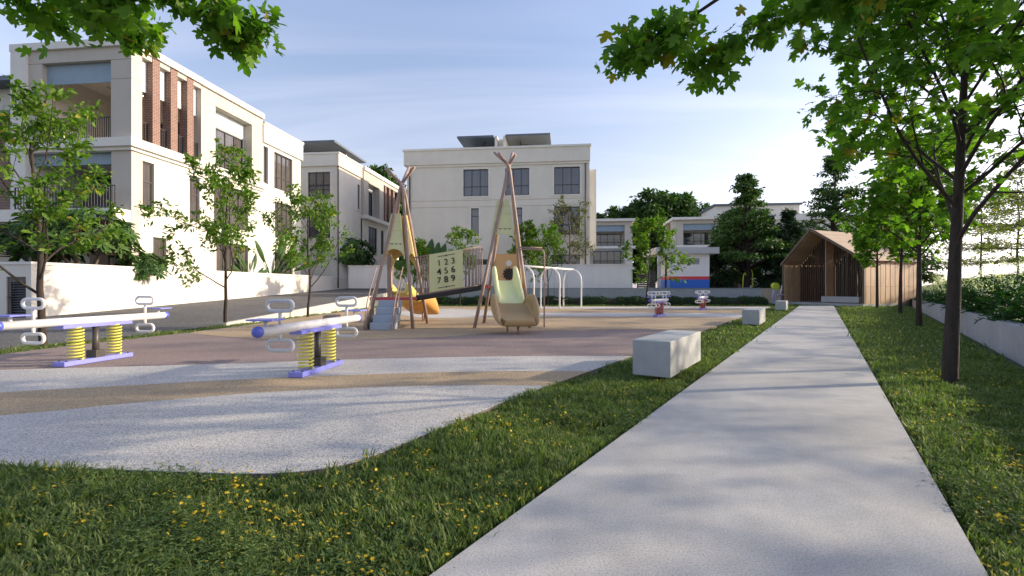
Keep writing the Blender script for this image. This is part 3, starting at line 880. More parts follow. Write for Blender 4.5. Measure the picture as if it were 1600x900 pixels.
mb = MB(); mb.box(4.4, 7.0, 5.8, 6.0, 11.5, 13.22); mb.box(8.35, 11.7, 5.8, 6.0, 11.5, 13.27); mb.build("roof_room_wall", M['stucco_grey'], V3)
mb = MB(); mb.box(7.20, 7.42, 2.3, 7.4, 11.5, 13.42); mb.box(7.95, 8.15, 2.3, 7.4, 11.5, 13.42); mb.box(7.42, 7.95, 3.2, 3.4, 11.6, 13.38); mb.build("party_wall_fin", M['stucco'], V3)
fan(V3, (6.1, 3.4, 13.22), 0.7); fan(V3, (9.4, 3.4, 13.28), 0.7)
# its lit edge and the balconies seen on its right flank
mb = MB(); mb.box(W3 + 0.02, W3 + 0.6, 0.9, 3.0, 3.3, 9.9); mb.build("flank_bay", M['stucco'], V3)

# ---- villa two: behind the left villa, with brick piers at its far end
V2 = thing("villa", (-14.7, 40.8, 1.15), BROT, "cream villa with dark canopy roof and brick piers, between the left and middle villas", "villa", "cream villas round the playground")
mb = MB()
hf = [(5.33, 7.33, 7.54, 9.82), (5.33, 7.33, 4.23, 6.62)]
wall_open(mb, (-8, 0), FX, 8, 0, 6.95, 0.16, [hf[1]])
wall_open(mb, (-8, 0.012), FX, 8, 6.95, 6.99, 0.1)
wall_open(mb, (-8, 0), FX, 8, 6.99, 10.3, 0.16, [hf[0]])
hs = [(3.88, 4.36, 7.3, 9.6)]
wall_open(mb, (0, 0), GX, 4.65, 0, 7.0, 0.16); wall_open(mb, (-0.012, 0), GX, 4.65, 7.0, 7.04, 0.1); wall_open(mb, (0, 0), GX, 4.65, 7.04, 10.3, 0.16, hs)
mb.build("wall", M['stucco_grey'], V2)
for c, e in ((7.54, 9.82), (4.23, 6.62)): window(V2, (-8, 0), FX, 5.33, 7.33, c, e, 3, 0.36, 0.14, 'frame', 'glass', True)
window(V2, (0, 0), GX, 3.88, 4.36, 7.3, 9.6, 1, 0, 0.14, 'frame', 'glass', True)
mb = MB(); mb.box(-8.2, 0.15, -0.15, 0.5, 10.3, 11.3); mb.box(-0.6, 0.15, 0.5, 4.65, 10.3, 11.3); mb.build("parapet", M['stucco_grey'], V2)
mb = MB(); mb.box(-8.25, 0.22, -0.22, 0.55, 11.3, 11.45); mb.box(-0.65, 0.22, 0.55, 4.65, 11.3, 11.45); mb.build("parapet_cap", M['trim'], V2)
mb = MB().tube([(0.07, -0.07, 10.3), (0.07, -0.07, 0)], 0.055, 8); mb.build("drain_pipe", M['post_dark'], V2)
canopy(V2, -6.5, -0.9, 1.2, 8, 12.6, 0.18, 0.12)
mb = MB(); mb.box(-6.0, -1.4, 4.5, 4.7, 11.3, 12.62); mb.build("roof_room_wall", M['stucco_grey'], V2)
mb = MB()
mb.box(-0.7, 0.28, 4.65, 5.75, 6.9, 11.1); mb.box(-0.7, 0.28, 8.5, 9.6, 6.9, 11.1); mb.box(-0.7, 0.28, 5.75, 8.5, 10.1, 11.1); mb.box(-0.7, 0.28, 9.6, 14, 10.75, 11.1)
mb.build("portal_frame", M['stucco_beige'], V2)
mb = MB(); mb.box(-0.8, 0.42, 4.68, 14.1, 11.1, 11.45); mb.build("roof_cap", M['trim'], V2)
mb = MB(); mb.box(-0.7, 0.55, 4.68, 14.1, 6.55, 6.9); mb.build("slab_band", M['trim'], V2)
mb = MB(); wall_open(mb, (0.1, 4.67), GX, 10, 0, 6.55, 0.16, [(1.4, 3.6, 3.5, 6.0), (4.6, 5.4, 3.5, 6.0)]); mb.build("lower_wall", M['stucco_grey'], V2)
window(V2, (0.1, 4.67), GX, 1.4, 3.6, 3.5, 6.0, 3, 0.36, 0.12, 'frame', 'glass', True)
window(V2, (0.1, 4.67), GX, 4.6, 5.4, 3.5, 6.0, 1, 0, 0.12, 'frame', 'glass', True)
mb = MB(); wall_open(mb, (-0.4, 5.75), GX, 2.75, 6.9, 10.1, 0.16, [(0.1, 2.65, 7.0, 9.6)]); mb.build("pale_panel", M['pale_panel'], V2)
window(V2, (-0.4, 5.75), GX, 0.1, 2.65, 7.0, 9.6, 3, 0.36, 0.1, 'frame', 'glass', False)
br = None
for yc in (10.3, 11.5, 12.7):
    if br is None: br = MB().box(-0.25, 0.25, -0.25, 0.25, 6.9, 10.75).build("brick_pier", M['brick'], V2); o = br
    else: o = share(br, "brick_pier", V2)
    o.location = (0, yc, 0)
MB().box(-1.6, -1.4, 9.6, 14, 6.9, 10.75).build("loggia_wall", M['room'], V2)
railing(V2, (0.1, 9.6, 6.9), (0.1, 14, 6.9), 1.05, 0.2)
mb = MB(); mb.box(-8, -0.7, 0.4, 14, 0, 11.25); mb.build("core", M['room'], V2)

# ---- far villas: balconied fronts facing the camera
def far_villa(loc, label, mirror, wing, rz=BROT):
    v = thing("villa", loc, rz, label, "villa", "cream villas round the playground")
    m = -1 if mirror else 1
    def bx(mb, x0, x1, *r): return mb.box(m*x0, m*x1, *r)
    mb = MB()
    bx(mb, -3.4, -2.6, 0, 0.6, 6.95, 11.0); bx(mb, 2.3, 3.4, 0, 0.6, 6.95, 11.0); bx(mb, -2.6, 2.3, 0, 0.6, 10.4, 11.0)
    mb.build("portal_frame", M['stucco_beige'], v)
    mb = MB(); bx(mb, -4.0, 4.1, -0.6, 7, 11.0, 11.4); mb.build("roof_cap", M['trim'], v)
    mb = MB(); bx(mb, -7.5, 4.2, -0.6, 1.0, 6.5, 6.9); mb.build("slab_band", M['trim'], v)
    mb = MB(); bx(mb, -4.0, -3.4, -0.3, 0.8, 3.4, 6.5); bx(mb, -4.0, -3.4, -0.3, 0.8, 6.9, 11.0); mb.build("side_fin", M['trim'], v)
    mb = MB(); bx(mb, 3.4, 3.6, 0.3, 7, 0, 11.0); bx(mb, -3.4, 3.4, 3.0, 3.2, 0, 11.0); bx(mb, 2.2, 3.4, 0.1, 0.5, 0, 6.5); mb.build("wall", M['stucco'], v)
    mb = MB(); bx(mb, -2.6, 2.3, 0.35, 0.42, 9.4, 10.4); mb.build("roller_blind", M['blind'], v)
    for z0, z1 in ((6.95, 9.2), (3.5, 6.3)):
        if mirror: window(v, (-2.2, 2.9), FX, 0, 4.6, z0, z1, 4, 0.4, 0.03, 'frame', 'glass', False, 0.1)
        else: window(v, (-2.6, 2.9), FX, 0, 4.6, z0, z1, 4, 0.4, 0.03, 'frame', 'glass', False, 0.1)
    a, b = sorted((m*-2.6, m*2.3))
    railing(v, (a, 0.1, 6.95), (b, 0.1, 6.95), 1.05, 0.32)
    railing(v, (a, 0.0, 3.5), (b, 0.0, 3.5), 1.05, 0.32)
    mb = MB(); bx(mb, -7.5, 4.0, -0.3, 1.0, 3.05, 3.45); mb.build("balcony_slab", M['trim'], v)
    # wing with brick
    mb = MB(); bx(mb, -4.0 - wing, -4.0, 2.6, 9, 0, 9.4); mb.build("brick_wing", M['brick'], v)
    if mirror: window(v, (4.1, 2.5), FX, 0, 1.5, 6.95, 9.3, 1, 0, 0.03, 'frame', 'glass', False)
    else: window(v, (-5.7, 2.5), FX, 0, 1.5, 6.95, 9.3, 1, 0, 0.03, 'frame', 'glass', False)
    mb = MB(); bx(mb, -4.2 - wing, -3.2, 1.6, 10, 9.4, 13.4); mb.build("attic_wall", M['stucco'], v)
    mb = MB(); bx(mb, -4.5 - wing, -2.8, 1.2, 10.4, 13.4, 13.7); mb.build("attic_roof", M['roof_grey'], v)
    mb = MB(); bx(mb, -4.0 - wing, 3.4, 3.3, 9.5, 0, 10.9); mb.build("core", M['room'], v)
    mb = MB(); bx(mb, -4.0 - wing, -4.0, 2.55, 2.6, 3.5, 6.4); mb.build("dark_glazing", M['glass'], v)
    return v
far_villa((16.3, 80, 1.15), "far cream villa with a two-level balcony just right of the middle villa", False, 5.0)
V5 = far_villa((30.0, 78, 1.15), "far cream villa with brick wall above the guardhouse with the red and blue stripes", True, 12.0)
mb = MB()
mb.box(-3.7, -3.45, 0.6, 3.0, 6.95, 11.0)
mb.build("flank_pier", M['stucco_beige'], V5)
MB().box(-3.75, -3.5, 3.2, 6.0, 6.95, 11.0).build("brick_pier", M['brick'], V5)
V6 = thing("villa", (45, 74, 1.15), BROT, "pale villa half hidden behind the tall dark trees left of the timber pavilion", "villa", "cream villas round the playground")
mb = MB(); wall_open(mb, (-7, 0), FX, 16, 0, 10.4, 0.2, [(1, 4, 3.6, 6.2), (6, 9, 3.6, 6.2), (1, 4, 7.2, 9.6), (6, 9, 7.2, 9.6), (1, 4, 0.3, 2.5), (6, 9, 0.3, 2.5)]); mb.build("wall", M['stucco'], V6)
for a in (1, 6):
    for z in (0.3, 3.6, 7.2): window(V6, (-7, 0), FX, a, a+3, z, z+(2.2 if z < 1 else 2.5), 3, 0.36, 0.15, 'frame', 'glass', True, 0.09)
MB().box(-7.3, 9.3, -0.3, 8, 10.4, 11.4).build("parapet", M['trim'], V6)
MB().box(-7.2, 9.2, -0.5, 0.0, 6.5, 6.9).build("slab_band", M['trim'], V6)
MB().box(-6.9, 8.9, 0.4, 8, 0, 10.4).build("core", M['room'], V6)

# ---- guardhouse with red and blue bands
GH = thing("guardhouse", (13.55, 41.5, 1.125), -R(2), "small white guardhouse with red and blue painted bands and a flat grey roof", "guardhouse")
mb = MB(); wall_open(mb, (0, 0), FX, 3.35, 1.02, 2.95, 0.05, [(0.85, 2.5, 2.05, 2.55)]); mb.box(3.3, 3.349, 0.05, 4, 1.02, 2.95); mb.box(0.001, 0.06, 0.05, 0.9, 1.02, 2.95); mb.box(0.001, 0.06, 1.6, 4, 1.02, 2.95); mb.box(0.0, 3.35, 3.95, 4, 1.02, 2.95)
mb.build("wall", M['gh_white'], GH)
mb = MB(); mb.box(-0.004, 3.354, -0.004, 0.9, 0.76, 1.02); mb.box(-0.004, 3.354, 1.6, 4, 0.76, 1.02); mb.build("red_band", M['gh_red'], GH)
mb = MB(); mb.box(-0.008, 3.358, -0.008, 0.9, 0, 0.76); mb.box(-0.008, 3.358, 1.6, 4, 0, 0.76); mb.build("blue_band", M['gh_blue'], GH)
mb = MB(); mb.box(-1.3, 4.0, -0.5, 4.4, 2.95, 3.48); mb.build("roof", M['gh_grey'], GH)
for i in range(4): MB().bar((0.85, 0.035, 2.11 + i*0.12), (2.5, 0.035, 2.11 + i*0.12), 0.05, 0.075, up=(0, 0.4, 1)).build("vent_slat", M['gh_grey'], GH)
o0 = MB().box(-0.12, 0.12, -0.12, 0.12, 0, 2.95).build("post", M['gh_grey'], GH); o0.location = (-0.95, -0.1, 0)
o1 = share(o0, "post", GH, (-0.95, 3.6, 0))
MB().box(-1.2, 0.0, -0.4, 4.2, -0.02, 0.05).build("step", M['paver'], GH)

# ---- timber pavilion: asymmetric gable, slatted screens
PA = Vector((20.2, 36.0, 0)); PD = Vector((0.42, -0.907, 0)); PB = Vector((0.907, 0.42, 0))
PV = thing("timber_pavilion", PA, math.atan2(PD.y, PD.x), "timber-clad gabled pavilion with dark slatted screens at the end of the path", "pavilion")
# pavilion space: x along the front (0..5.56), y into it (0..6.2)
PWD, PL, RX, EZ, RZ = 5.56, 6.2, 2.09, 2.9, 5.14
MB().box(-0.1, PWD + 0.1, -0.25, PL, -0.05, 0.12).build("platform", M['concrete'], PV)
def slope_z(x): return EZ + (RZ - EZ) * (x / RX if x < RX else (PWD - x) / (PWD - RX))
# planks: left wall inside and right wall outside
npl = 34
w = PL / npl
for side, xw in (("left", 0.0), ("right", PWD)):
    base = None
    for i in range(npl):
        x0, x1 = (xw, xw + 0.08) if side == "left" else (xw - 0.08, xw)
        for z0, z1 in ((0.12, 1.25), (1.25, EZ - 0.02)):
            o = MB().box(x0 + 0.006*((i*7) % 3), x1 + 0.006*((i*5) % 3), i*w + 0.005, (i+1)*w - 0.005, z0 + 0.004, z1 - 0.004).build("plank", M['wood'], PV)
# roof boards and soffit boards
for sgn, xa, xb in ((0, -0.12, RX), (1, RX, PWD + 0.12)):
    za = EZ - 0.12*(RZ-EZ)/RX if sgn == 0 else RZ; zb = RZ if sgn == 0 else EZ - 0.12*(RZ-EZ)/(PWD-RX)
    nb = 12 if sgn == 0 else 20
    for i in range(nb):
        t0, t1 = i/nb, (i+1)/nb
        p0 = Vector((xa + (xb-xa)*t0, 0, za + (zb-za)*t0)); p1 = Vector((xa + (xb-xa)*t1, 0, za + (zb-za)*t1))
        nrm = Vector((-(zb-za), 0, xb-xa)).normalized(); e = (p1-p0).normalized()*0.004
        for nm, off, th, y0, y1 in (("roof_board", 0.10, 0.03, -0.02, PL), ("soffit_board", 0.0, 0.03, 0.03, PL - 0.1)):
            a = p0 + e + nrm*off; b = p1 - e + nrm*off; u = nrm*th
            MB().add([(a.x,y0,a.z),(b.x,y0,b.z),(b.x,y1,b.z),(a.x,y1,a.z),(a.x+u.x,y0,a.z+u.z),(b.x+u.x,y0,b.z+u.z),(b.x+u.x,y1,b.z+u.z),(a.x+u.x,y1,a.z+u.z)],
                     [(0,3,2,1),(4,5,6,7),(0,1,5,4),(1,2,6,5),(2,3,7,6),(3,0,4,7)]).build(nm, M['wood_roof' if nm == "roof_board" else 'wood'], PV)
# dark edge of the gable
mb = MB()
mb.bar((-0.14, -0.05, EZ - 0.02), (RX, -0.05, RZ + 0.16), 0.1, 0.16); mb.bar((RX, -0.05, RZ + 0.16), (PWD + 0.14, -0.05, EZ - 0.04), 0.1, 0.16)
mb.box(-0.05, 0.03, -0.06, 0.02, 0.12, EZ - 0.05); mb.box(PWD - 0.03, PWD + 0.05, -0.06, 0.02, 0.0, EZ - 0.05)
mb.build("gable_trim", M['wood_dark'], PV)
# left screen, 1.8 m back; right screen 2.5 m back
def screen(x0, x1, y, n):
    for i in range(n):
        x = x0 + (x1 - x0)*i/(n - 1); zt = slope_z(x) - 0.12
        MB().box(x - 0.022, x + 0.022, y - 0.04, y + 0.04, 0.12, zt).build("slat", M['slat'], PV)
screen(0.15, 1.9, 1.8, 12); screen(2.3, PWD - 0.15, 2.5, 14)
mb = MB(); mb.box(1.98, 2.06, 1.74, 2.6, 0.12, slope_z(2.02) - 0.1); mb.build("inner_wall", M['wood'], PV)
for i in range(36):  # dark planks added across the open back to keep sun out of the interior
    x = 0.10 + 5.36*(i + 0.5)/36
    if i in (22, 27, 31): continue
    MB().box(x - 0.068, x + 0.068, PL - 0.12, PL - 0.06, 0.12, slope_z(x) - 0.06).build("added_back_plank", M['wood_dark'], PV)
mb = MB(); mb.box(0.1, 1.98, 1.75, 1.85, 0.115, 0.19); mb.box(2.1, PWD - 0.1, 2.45, 2.55, 0.115, 0.19); mb.build("screen_sill", M['wood_dark'], PV)
bc = thing("concrete_bench", PA + PD*3.55 + PB*1.1, math.atan2(PD.y, PD.x), "concrete bench block standing inside the timber pavilion", "bench", "concrete bench blocks")
bevel(MB().box(-1.25, 1.25, -0.3, 0.3, 0.165, 0.56).build("block", M['concrete'], bc), 0.01)
MB().box(-1.1, 1.1, -0.2, 0.2, 0.12, 0.164).build("plinth", M['post_dark'], bc)
# benches along the path
for loc, lab in (((1.99, 6.07, 0), "nearest concrete bench block beside the path, largest of the three on the grass"),
                 ((7.6, 14.85, 0), "middle concrete bench block beside the path, between the nearest bench and the pavilion"),
                 ((14.0, 24.7, 0), "far concrete bench block beside the path just in front of the pavilion")):
    b = thing("concrete_bench", loc, P_ROT, lab, "bench", "concrete bench blocks")
    bevel(MB().box(-0.49, 0, 0, 1.78, 0.015, 0.475).build("block", M['concrete'], b), 0.012)
    MB().box(-0.40, -0.09, 0.12, 1.66, -0.09, 0.0149).build("plinth", M['post_dark'], b)

# ------------------------------------------------------------------ spring seesaws
def stadium(cx, cz, y, hw, hh, n=10):
    pts = []
    for i in range(n + 1):
        a = -math.pi/2 + math.pi*i/n
        pts.append((cx + hw - hh + math.cos(a)*hh, y, cz + math.sin(a)*hh))
    for i in range(n + 1):
        a = math.pi/2 + math.pi*i/n
        pts.append((cx - hw + hh + math.cos(a)*hh, y, cz + math.sin(a)*hh))
    return pts

def seesaw(loc, rz, label, spring, paint, handles, blen=1.3, seats=True):
    t = thing("spring_seesaw", loc, rz, label, "seesaw", "spring seesaws on the playground")
    bevel(MB().box(-0.1, 0.1, -0.56, 0.56, 0.006, 0.075).build("base_plate", M['blue_paint'], t), 0.008)
    bl = None
    for bx_, by_ in ((-0.06, -0.5), (0.06, -0.5), (-0.06, 0.5), (0.06, 0.5)):
        if bl is None: bl = MB().tube([(0, 0, 0), (0, 0, 0.014)], 0.014, 6).build("bolt", M['dark'], t); o = bl
        else: o = share(bl, "bolt", t)
        o.location = (bx_, by_, 0.0745)
    mb = MB(); mb.tube([(0,0,0.07),(0,0,0.56)], 0.045, 14); mb.box(-0.085, 0.085, -0.075, 0.075, 0.075, 0.19)
    mb.tube([(0.09,0,0.155),(-0.09,0,0.155)], 0.03, 10)
    mb.build("post", M['post_dark'], t)
    sp = None
    for s in (-0.31, 0.31):
        if sp is None:
            pts = []; turns = 10
            for i in range(turns*14 + 1):
                a = 2*math.pi*i/14; z = 0.085 + (0.56-0.085)*i/(turns*14)
                pts.append((0.092*math.cos(a), 0.092*math.sin(a), z))
            sp = MB().tube(pts, 0.0125, 7).build("spring", M[spring], t); o = sp
        else: o = share(sp, "spring", t)
        o.location = (0, s, 0)
    bevel(MB().box(-0.085, 0.085, -0.56, 0.56, 0.555, 0.605).build("bracket", M['blue_paint'], t), 0.006)
    mb = MB(); mb.tube([(0,-blen,0.655),(0,blen,0.655)], 0.058, 18)
    for k in range(6):
        a = k*math.pi/12
    mb.build("beam", M['white_paint'], t)
    cap = None
    for s in (-1, 1):
        if cap is None:
            bm = bmesh.new(); bmesh.ops.create_uvsphere(bm, u_segments=18, v_segments=12, radius=0.066)
            me = bpy.data.meshes.new("end_cap"); bm.to_mesh(me); bm.free()
            for p in me.polygons: p.use_smooth = True
            me.materials.append(M['ball_blue'])
            cap = bpy.data.objects.new("end_cap", me); COL.objects.link(cap); cap.parent = t; o = cap
        else: o = share(cap, "end_cap", t)
        o.location = (0, s*(blen + 0.015), 0.655)
    hd = None
    for s in handles:
        if hd is None:
            mb = MB(); mb.tube(stadium(0, 0.935, 0, 0.165, 0.062), 0.0225, 10, closed=True)
            mb.tube([(0,0,0.70),(0,0,0.865)], 0.021, 10)
            hd = mb.build("handle", M[paint], t); o = hd
            mb = MB(); mb.tube(stadium(0, 0.455, 0, 0.165, 0.062), 0.0225, 10, closed=True); mb.tube([(0,0,0.525),(0,0,0.61)], 0.021, 10)
            fr = mb.build("footrest", M[paint], t); p = fr
        else: o = share(hd, "handle", t); p = share(fr, "footrest", t)
        o.location = (0, s, 0); p.location = (0, s, 0)
    if seats:
        st = None
        for s in (-1, 1):
            if st is None:
                st = MB().box(-0.16, 0.16, -0.13, 0.13, 0.775, 0.795).build("seat", M['blue_paint'], t); bevel(st, 0.006); o = st
                mb = MB(); mb.tube([(0,0,0.70),(0,0,0.775)], 0.022, 10); mb.box(-0.1,-0.08,-0.09,-0.07,0.765,0.775); mb.box(0.08,0.1,-0.09,-0.07,0.765,0.775)
                ps = mb.build("seat_post", M[paint], st)
            else:
                o = share(st, "seat", t); bevel(o, 0.006); share(ps, "seat_post", o)
            o.location = (0, s*(blen - 0.13), 0)
    return t
seesaw((-6.5, 7.55, 0), BROT, "white seesaw on yellow springs cut off by the left frame edge, beside the slim tree", 'spring_yellow', 'white_paint', (-0.89, 0.89))
seesaw((-2.70, 6.72, 0), BROT, "white seesaw on yellow springs with blue ball end, standing nearest to the steps tower", 'spring_yellow', 'grey_paint', (-0.89, 0.89))
seesaw((6.0, 19.7, 0), P_ROT, "white seesaw on red springs, the nearer and larger of the two red ones", 'spring_red', 'white_paint', (-1.0, -0.55, 0.55, 1.0), 1.2)
seesaw((10.1, 25.6, 0), P_ROT, "white seesaw on red springs, the farther and smaller of the two red ones", 'spring_red', 'white_paint', (-1.0, -0.55, 0.55, 1.0), 1.2)

# wooden stepping block behind the second seesaw
sb = thing("stepping_block", (-5.55, 14.9, 0), R(8), "small grey-brown stepping block on the tan rubber behind the blue-ball seesaw", "stepping block")
bevel(MB().box(-0.2, 0.2, -0.3, 0.3, 0.006, 0.32).build("block", M['step_side'], sb), 0.02)

# ------------------------------------------------------------------ teepee towers
def pole(parent, foot, cross, top, r=0.048):
    f, c, tp = Vector(foot), Vector(cross), Vector(top)
    pts = [f, f.lerp(c, 0.3), f.lerp(c, 0.6), f.lerp(c, 0.93), c.lerp(f, 0.02) + (tp - c)*0.02, c.lerp(tp, 0.12), c.lerp(tp, 0.5), tp]
    rr = [r*1.05, r, r*0.97, r*0.95, r*0.95, r*0.93, r*0.9, r*0.86]
    return MB().tube(pts, rr, 12).build("pole", M['pole'], parent)

def face_panel(parent, A, B, C, z0, z1, mat, arch=0.4, motif=True, groove=True, margin=0.03, name="panel"):
    """trapezoid panel with an arched foot, lying in the plane of two poles"""
    A, B, C = Vector(A), Vector(B), Vector(C)
    mid = (A + B)/2; u = (B - A).normalized(); w = (C - mid); w = (w - u*w.dot(u)).normalized()
    half = (B - A).length/2; H = (C - mid).dot(w)
    k = w.z
    w0, w1 = z0/k, z1/k
    hw = lambda y: half*(1 - y/H) + 0.05*(y/H) - margin
    out = [(hw(w0), w0), (hw(w1), w1), (-hw(w1), w1), (-hw(w0), w0)]
    if arch:
        a0 = hw(w0) - 0.03; n = 14
        out += [(-a0*math.cos(math.pi*i/n), w0 + arch*math.sin(math.pi*i/n)) for i in range(n + 1)]
    pn = MB().plate(mid, u, w, 0.024, out).build(name, M[mat], parent)
    fix_normals(pn)
    nn = u.cross(w).normalized()
    if motif:
        mb = MB(); y = w0 + arch + 0.14; h_ = hw(y)
        for i in range(4):
            x = -h_*0.66 + h_*1.32*i/3
            s = 0.028
            mb.plate(mid + nn*0.0, u, w, 0.030, [(x - s, y + s*0.8), (x, y - s), (x + s, y + s*0.8), (x, y + s*0.35)])
        mb.plate(mid, u, w, 0.028, [(-h_*0.86, y + 0.026), (-h_*0.86, y + 0.019), (h_*0.86, y + 0.019), (h_*0.86, y + 0.026)])
        fix_normals(mb.build("motif", M['black_print'], pn))
    if groove:
        mb = MB()
        for y in (w0 + (w1-w0)*0.62, w0 + (w1-w0)*0.82):
            h_ = hw(y); mb.plate(mid, u, w, 0.026, [(-h_, y), (h_, y), (h_, y + 0.012), (-h_, y + 0.012)])
        fix_normals(mb.build("groove", M['panel_yellow'], pn))
    return pn

# ---- tower with steps (local space = world offset)
TA = Vector((-3.45, 14.6, 0))
T1 = thing("teepee_tower", TA, 0, "teepee play tower with blue-grey steps, left of the number bridge", "play tower", "teepee play towers")
FL, FR, BR_, BL = Vector((-0.66, -0.9, 0)), Vector((0.64, -0.9, 0)), Vector((0.72, 1.05, 0)), Vector((-0.62, 1.05, 0))
C1 = Vector((0.12, -0.02, 4.2))
dl = 0.07
cr = {'FL': C1 + Vector((-dl, -dl, 0)), 'FR': C1 + Vector((dl, -dl, 0)), 'BR': C1 + Vector((dl, dl, 0.06)), 'BL': C1 + Vector((-dl, dl, -0.05))}
pole(T1, FL, C1 + Vector((-0.02, -dl, -0.03)), C1 + Vector((0.17, 0.28, 0.66)))
pole(T1, FR, C1 + Vector((0.05, -dl, 0.04)), C1 + Vector((-0.54, 0.2, 0.60)))
pole(T1, BR_, C1 + Vector((0.06, dl, 0.0)), C1 + Vector((-0.33, -0.28, 0.45)))
pole(T1, BL, C1 + Vector((-0.06, dl, 0.04)), C1 + Vector((0.44, -0.22, 0.54)))
face_panel(T1, FL, FR, C1, 2.0, 3.36, 'panel_green', 0.30)
face_panel(T1, FR, BR_, C1, 1.75, 3.36, 'panel_yellow', 0.45, False, False)
face_panel(T1, BL, FL, C1, 1.75, 3.36, 'panel_yellow', 0.45, False, False)
face_panel(T1, BL, BR_, C1, 0.95, 3.36, 'panel_yellow', 1.25, False, False, 0.0)
MB().box(-0.60, 0.66, -0.66, 0.85, 0.81, 0.87).build("platform", M['step_side'], T1)
MB().box(-0.64, 0.70, -0.72, -0.665, 0.80, 0.885).build("red_edge", M['red'], T1)
# side wall behind the left pole, as in an arch pillar
MB().box(-0.46, -0.34, 0.55, 0.75, 0.87, 2.6).build("inner_post", M['pole'], T1)
# steps
SX0, SX1 = -0.42, 0.23
stp = None
for i in range(4):
    z0 = 0.2*i + 0.006; o = MB().box(SX0 + 0.025*i, SX1 + 0.025*i, -1.45 + 0.19*i, -0.74, z0, z0 + 0.2).build("step", M['step'], T1); bevel(o, 0.012)
hole = [(0.10*math.cos(a)*0.9, 0.13*math.sin(a)) for a in [2*math.pi*i/16 for i in range(16)]]
for x, sh in ((SX0 - 0.05, 0.0), (SX1 + 0.05, 0.0)):
    outl = [(-1.50, 0.0), (-0.76, 0.0), (-0.76, 0.86), (-0.88, 0.86), (-1.50, 0.12)]
    lean = 0.10
    pn = MB().plate((x + 0.03, 0, 0), (lean, 1, 0), (0, 0, 1), 0.035, outl, [[(-0.95 + hx, 0.42 + hz) for hx, hz in hole]] ).build("side_panel", M['step_side'], T1); fix_normals(pn)
    rail = smooth_curve([(x, -1.55, 0.02), (x - 0.02, -1.62, 0.35), (x, -1.52, 0.75), (x + 0.03, -1.2, 1.25), (x + 0.07, -0.85, 1.75)], 5)
    MB().tube(rail, 0.016, 8).build("handrail", M['pole'], T1)
    rail = smooth_curve([(x, -1.58, 0.2), (x, -1.42, 0.55), (x + 0.03, -1.1, 1.0), (x + 0.07, -0.8, 1.4)], 5)
    MB().tube(rail, 0.013, 8).build("handrail", M['pole'], T1)
    mb = MB(); mb.bar((x, -1.56, 0.62), (x, -1.40, 0.62), 0.02, 0.02); mb.build("rail_link", M['pole'], T1)

# ---- tower with the gear panel
TB = Vector((-0.22, 14.9, 0))
T2 = thing("teepee_tower", TB, 0, "teepee play tower with orange gear panel, right of the number bridge", "play tower", "teepee play towers")
FL, FR, BR_, BL = Vector((-0.86, -0.95, 0)), Vector((0.74, -0.95, 0)), Vector((0.62, 0.95, 0)), Vector((-0.70, 0.95, 0))
C2 = Vector((0.11, 0.0, 4.86))
pole(T2, FL, C2 + Vector((0.0, -dl, -0.05)), C2 + Vector((0.13, 0.25, 0.52)), 0.05)
pole(T2, FR, C2 + Vector((0.02, -dl - 0.02, 0.05)), C2 + Vector((-0.44, 0.15, 0.5)), 0.05)
pole(T2, BR_, C2 + Vector((0.05, dl, 0.0)), C2 + Vector((-0.30, -0.25, 0.38)), 0.05)
pole(T2, BL, C2 + Vector((-0.03, dl, 0.03)), C2 + Vector((0.22, -0.2, 0.36)), 0.05)
face_panel(T2, FL, FR, C2, 2.62, 3.84, 'panel_green', 0.16)
face_panel(T2, FR, BR_, C2, 2.4, 3.84, 'panel_yellow', 0.35, False, False)
face_panel(T2, BL, FL, C2, 2.4, 3.84, 'panel_yellow', 0.35, False, False)
MB().box(-0.64, 0.58, -0.62, 0.78, 1.16, 1.22).build("platform", M['step_side'], T2)
mb = MB(); mb.box(0.32, 0.64, -0.69, -0.63, 1.14, 1.25); mb.box(-0.68, -0.48, -0.69, -0.63, 1.14, 1.25); mb.build("red_edge", M['red'], T2)
gp = MB().plate((0, 0.70, 0), (1, 0, 0), (0, 0, 1), 0.03, [(-0.40, 1.24), (0.58, 1.24), (0.50, 2.25), (-0.34, 2.25)]).build("gear_panel", M['panel_orange'], T2); fix_normals(gp)
mb = MB(); mb.tube([(0.12, 0.66, 1.95), (0.12, 0.72, 1.95)], 0.095, 20); mb.build("white_disc", M['white_paint'], gp)
ge = []
for i in range(12):
    for k, r_ in ((-0.35, 0.165), (-0.18, 0.205), (0.18, 0.205), (0.35, 0.165)):
        a = 2*math.pi*(i + k)/12; ge.append((0.13 + r_*math.cos(a), 1.60 + r_*math.sin(a)))
fix_normals(MB().plate((0, 0.655, 0), (1, 0, 0), (0, 0, 1), 0.04, ge).build("gear", M['black_print'], gp))

# hanging bar beside that tower
hb = thing("hanging_bar", (TB.x + 0.6, TB.y - 0.8, 0), 0, "thin brown hanging bar with a single leg on the right of the gear tower", "hanging bar")
MB().tube(smooth_curve([(-0.25, 0.0, 2.26), (0.1, 0, 2.28), (0.46, 0, 2.26), (0.55, 0, 2.19), (0.56, 0, 2.0), (0.56, 0, 1.0), (0.56, 0, 0.005)], 4), 0.022, 8).build("leg", M['pole'], hb)
mb = MB(); mb.tube([(-0.2, 0.02, 2.34), (0.50, 0.02, 2.32)], 0.02, 8)
mb.build("top_bar", M['pole'], hb)

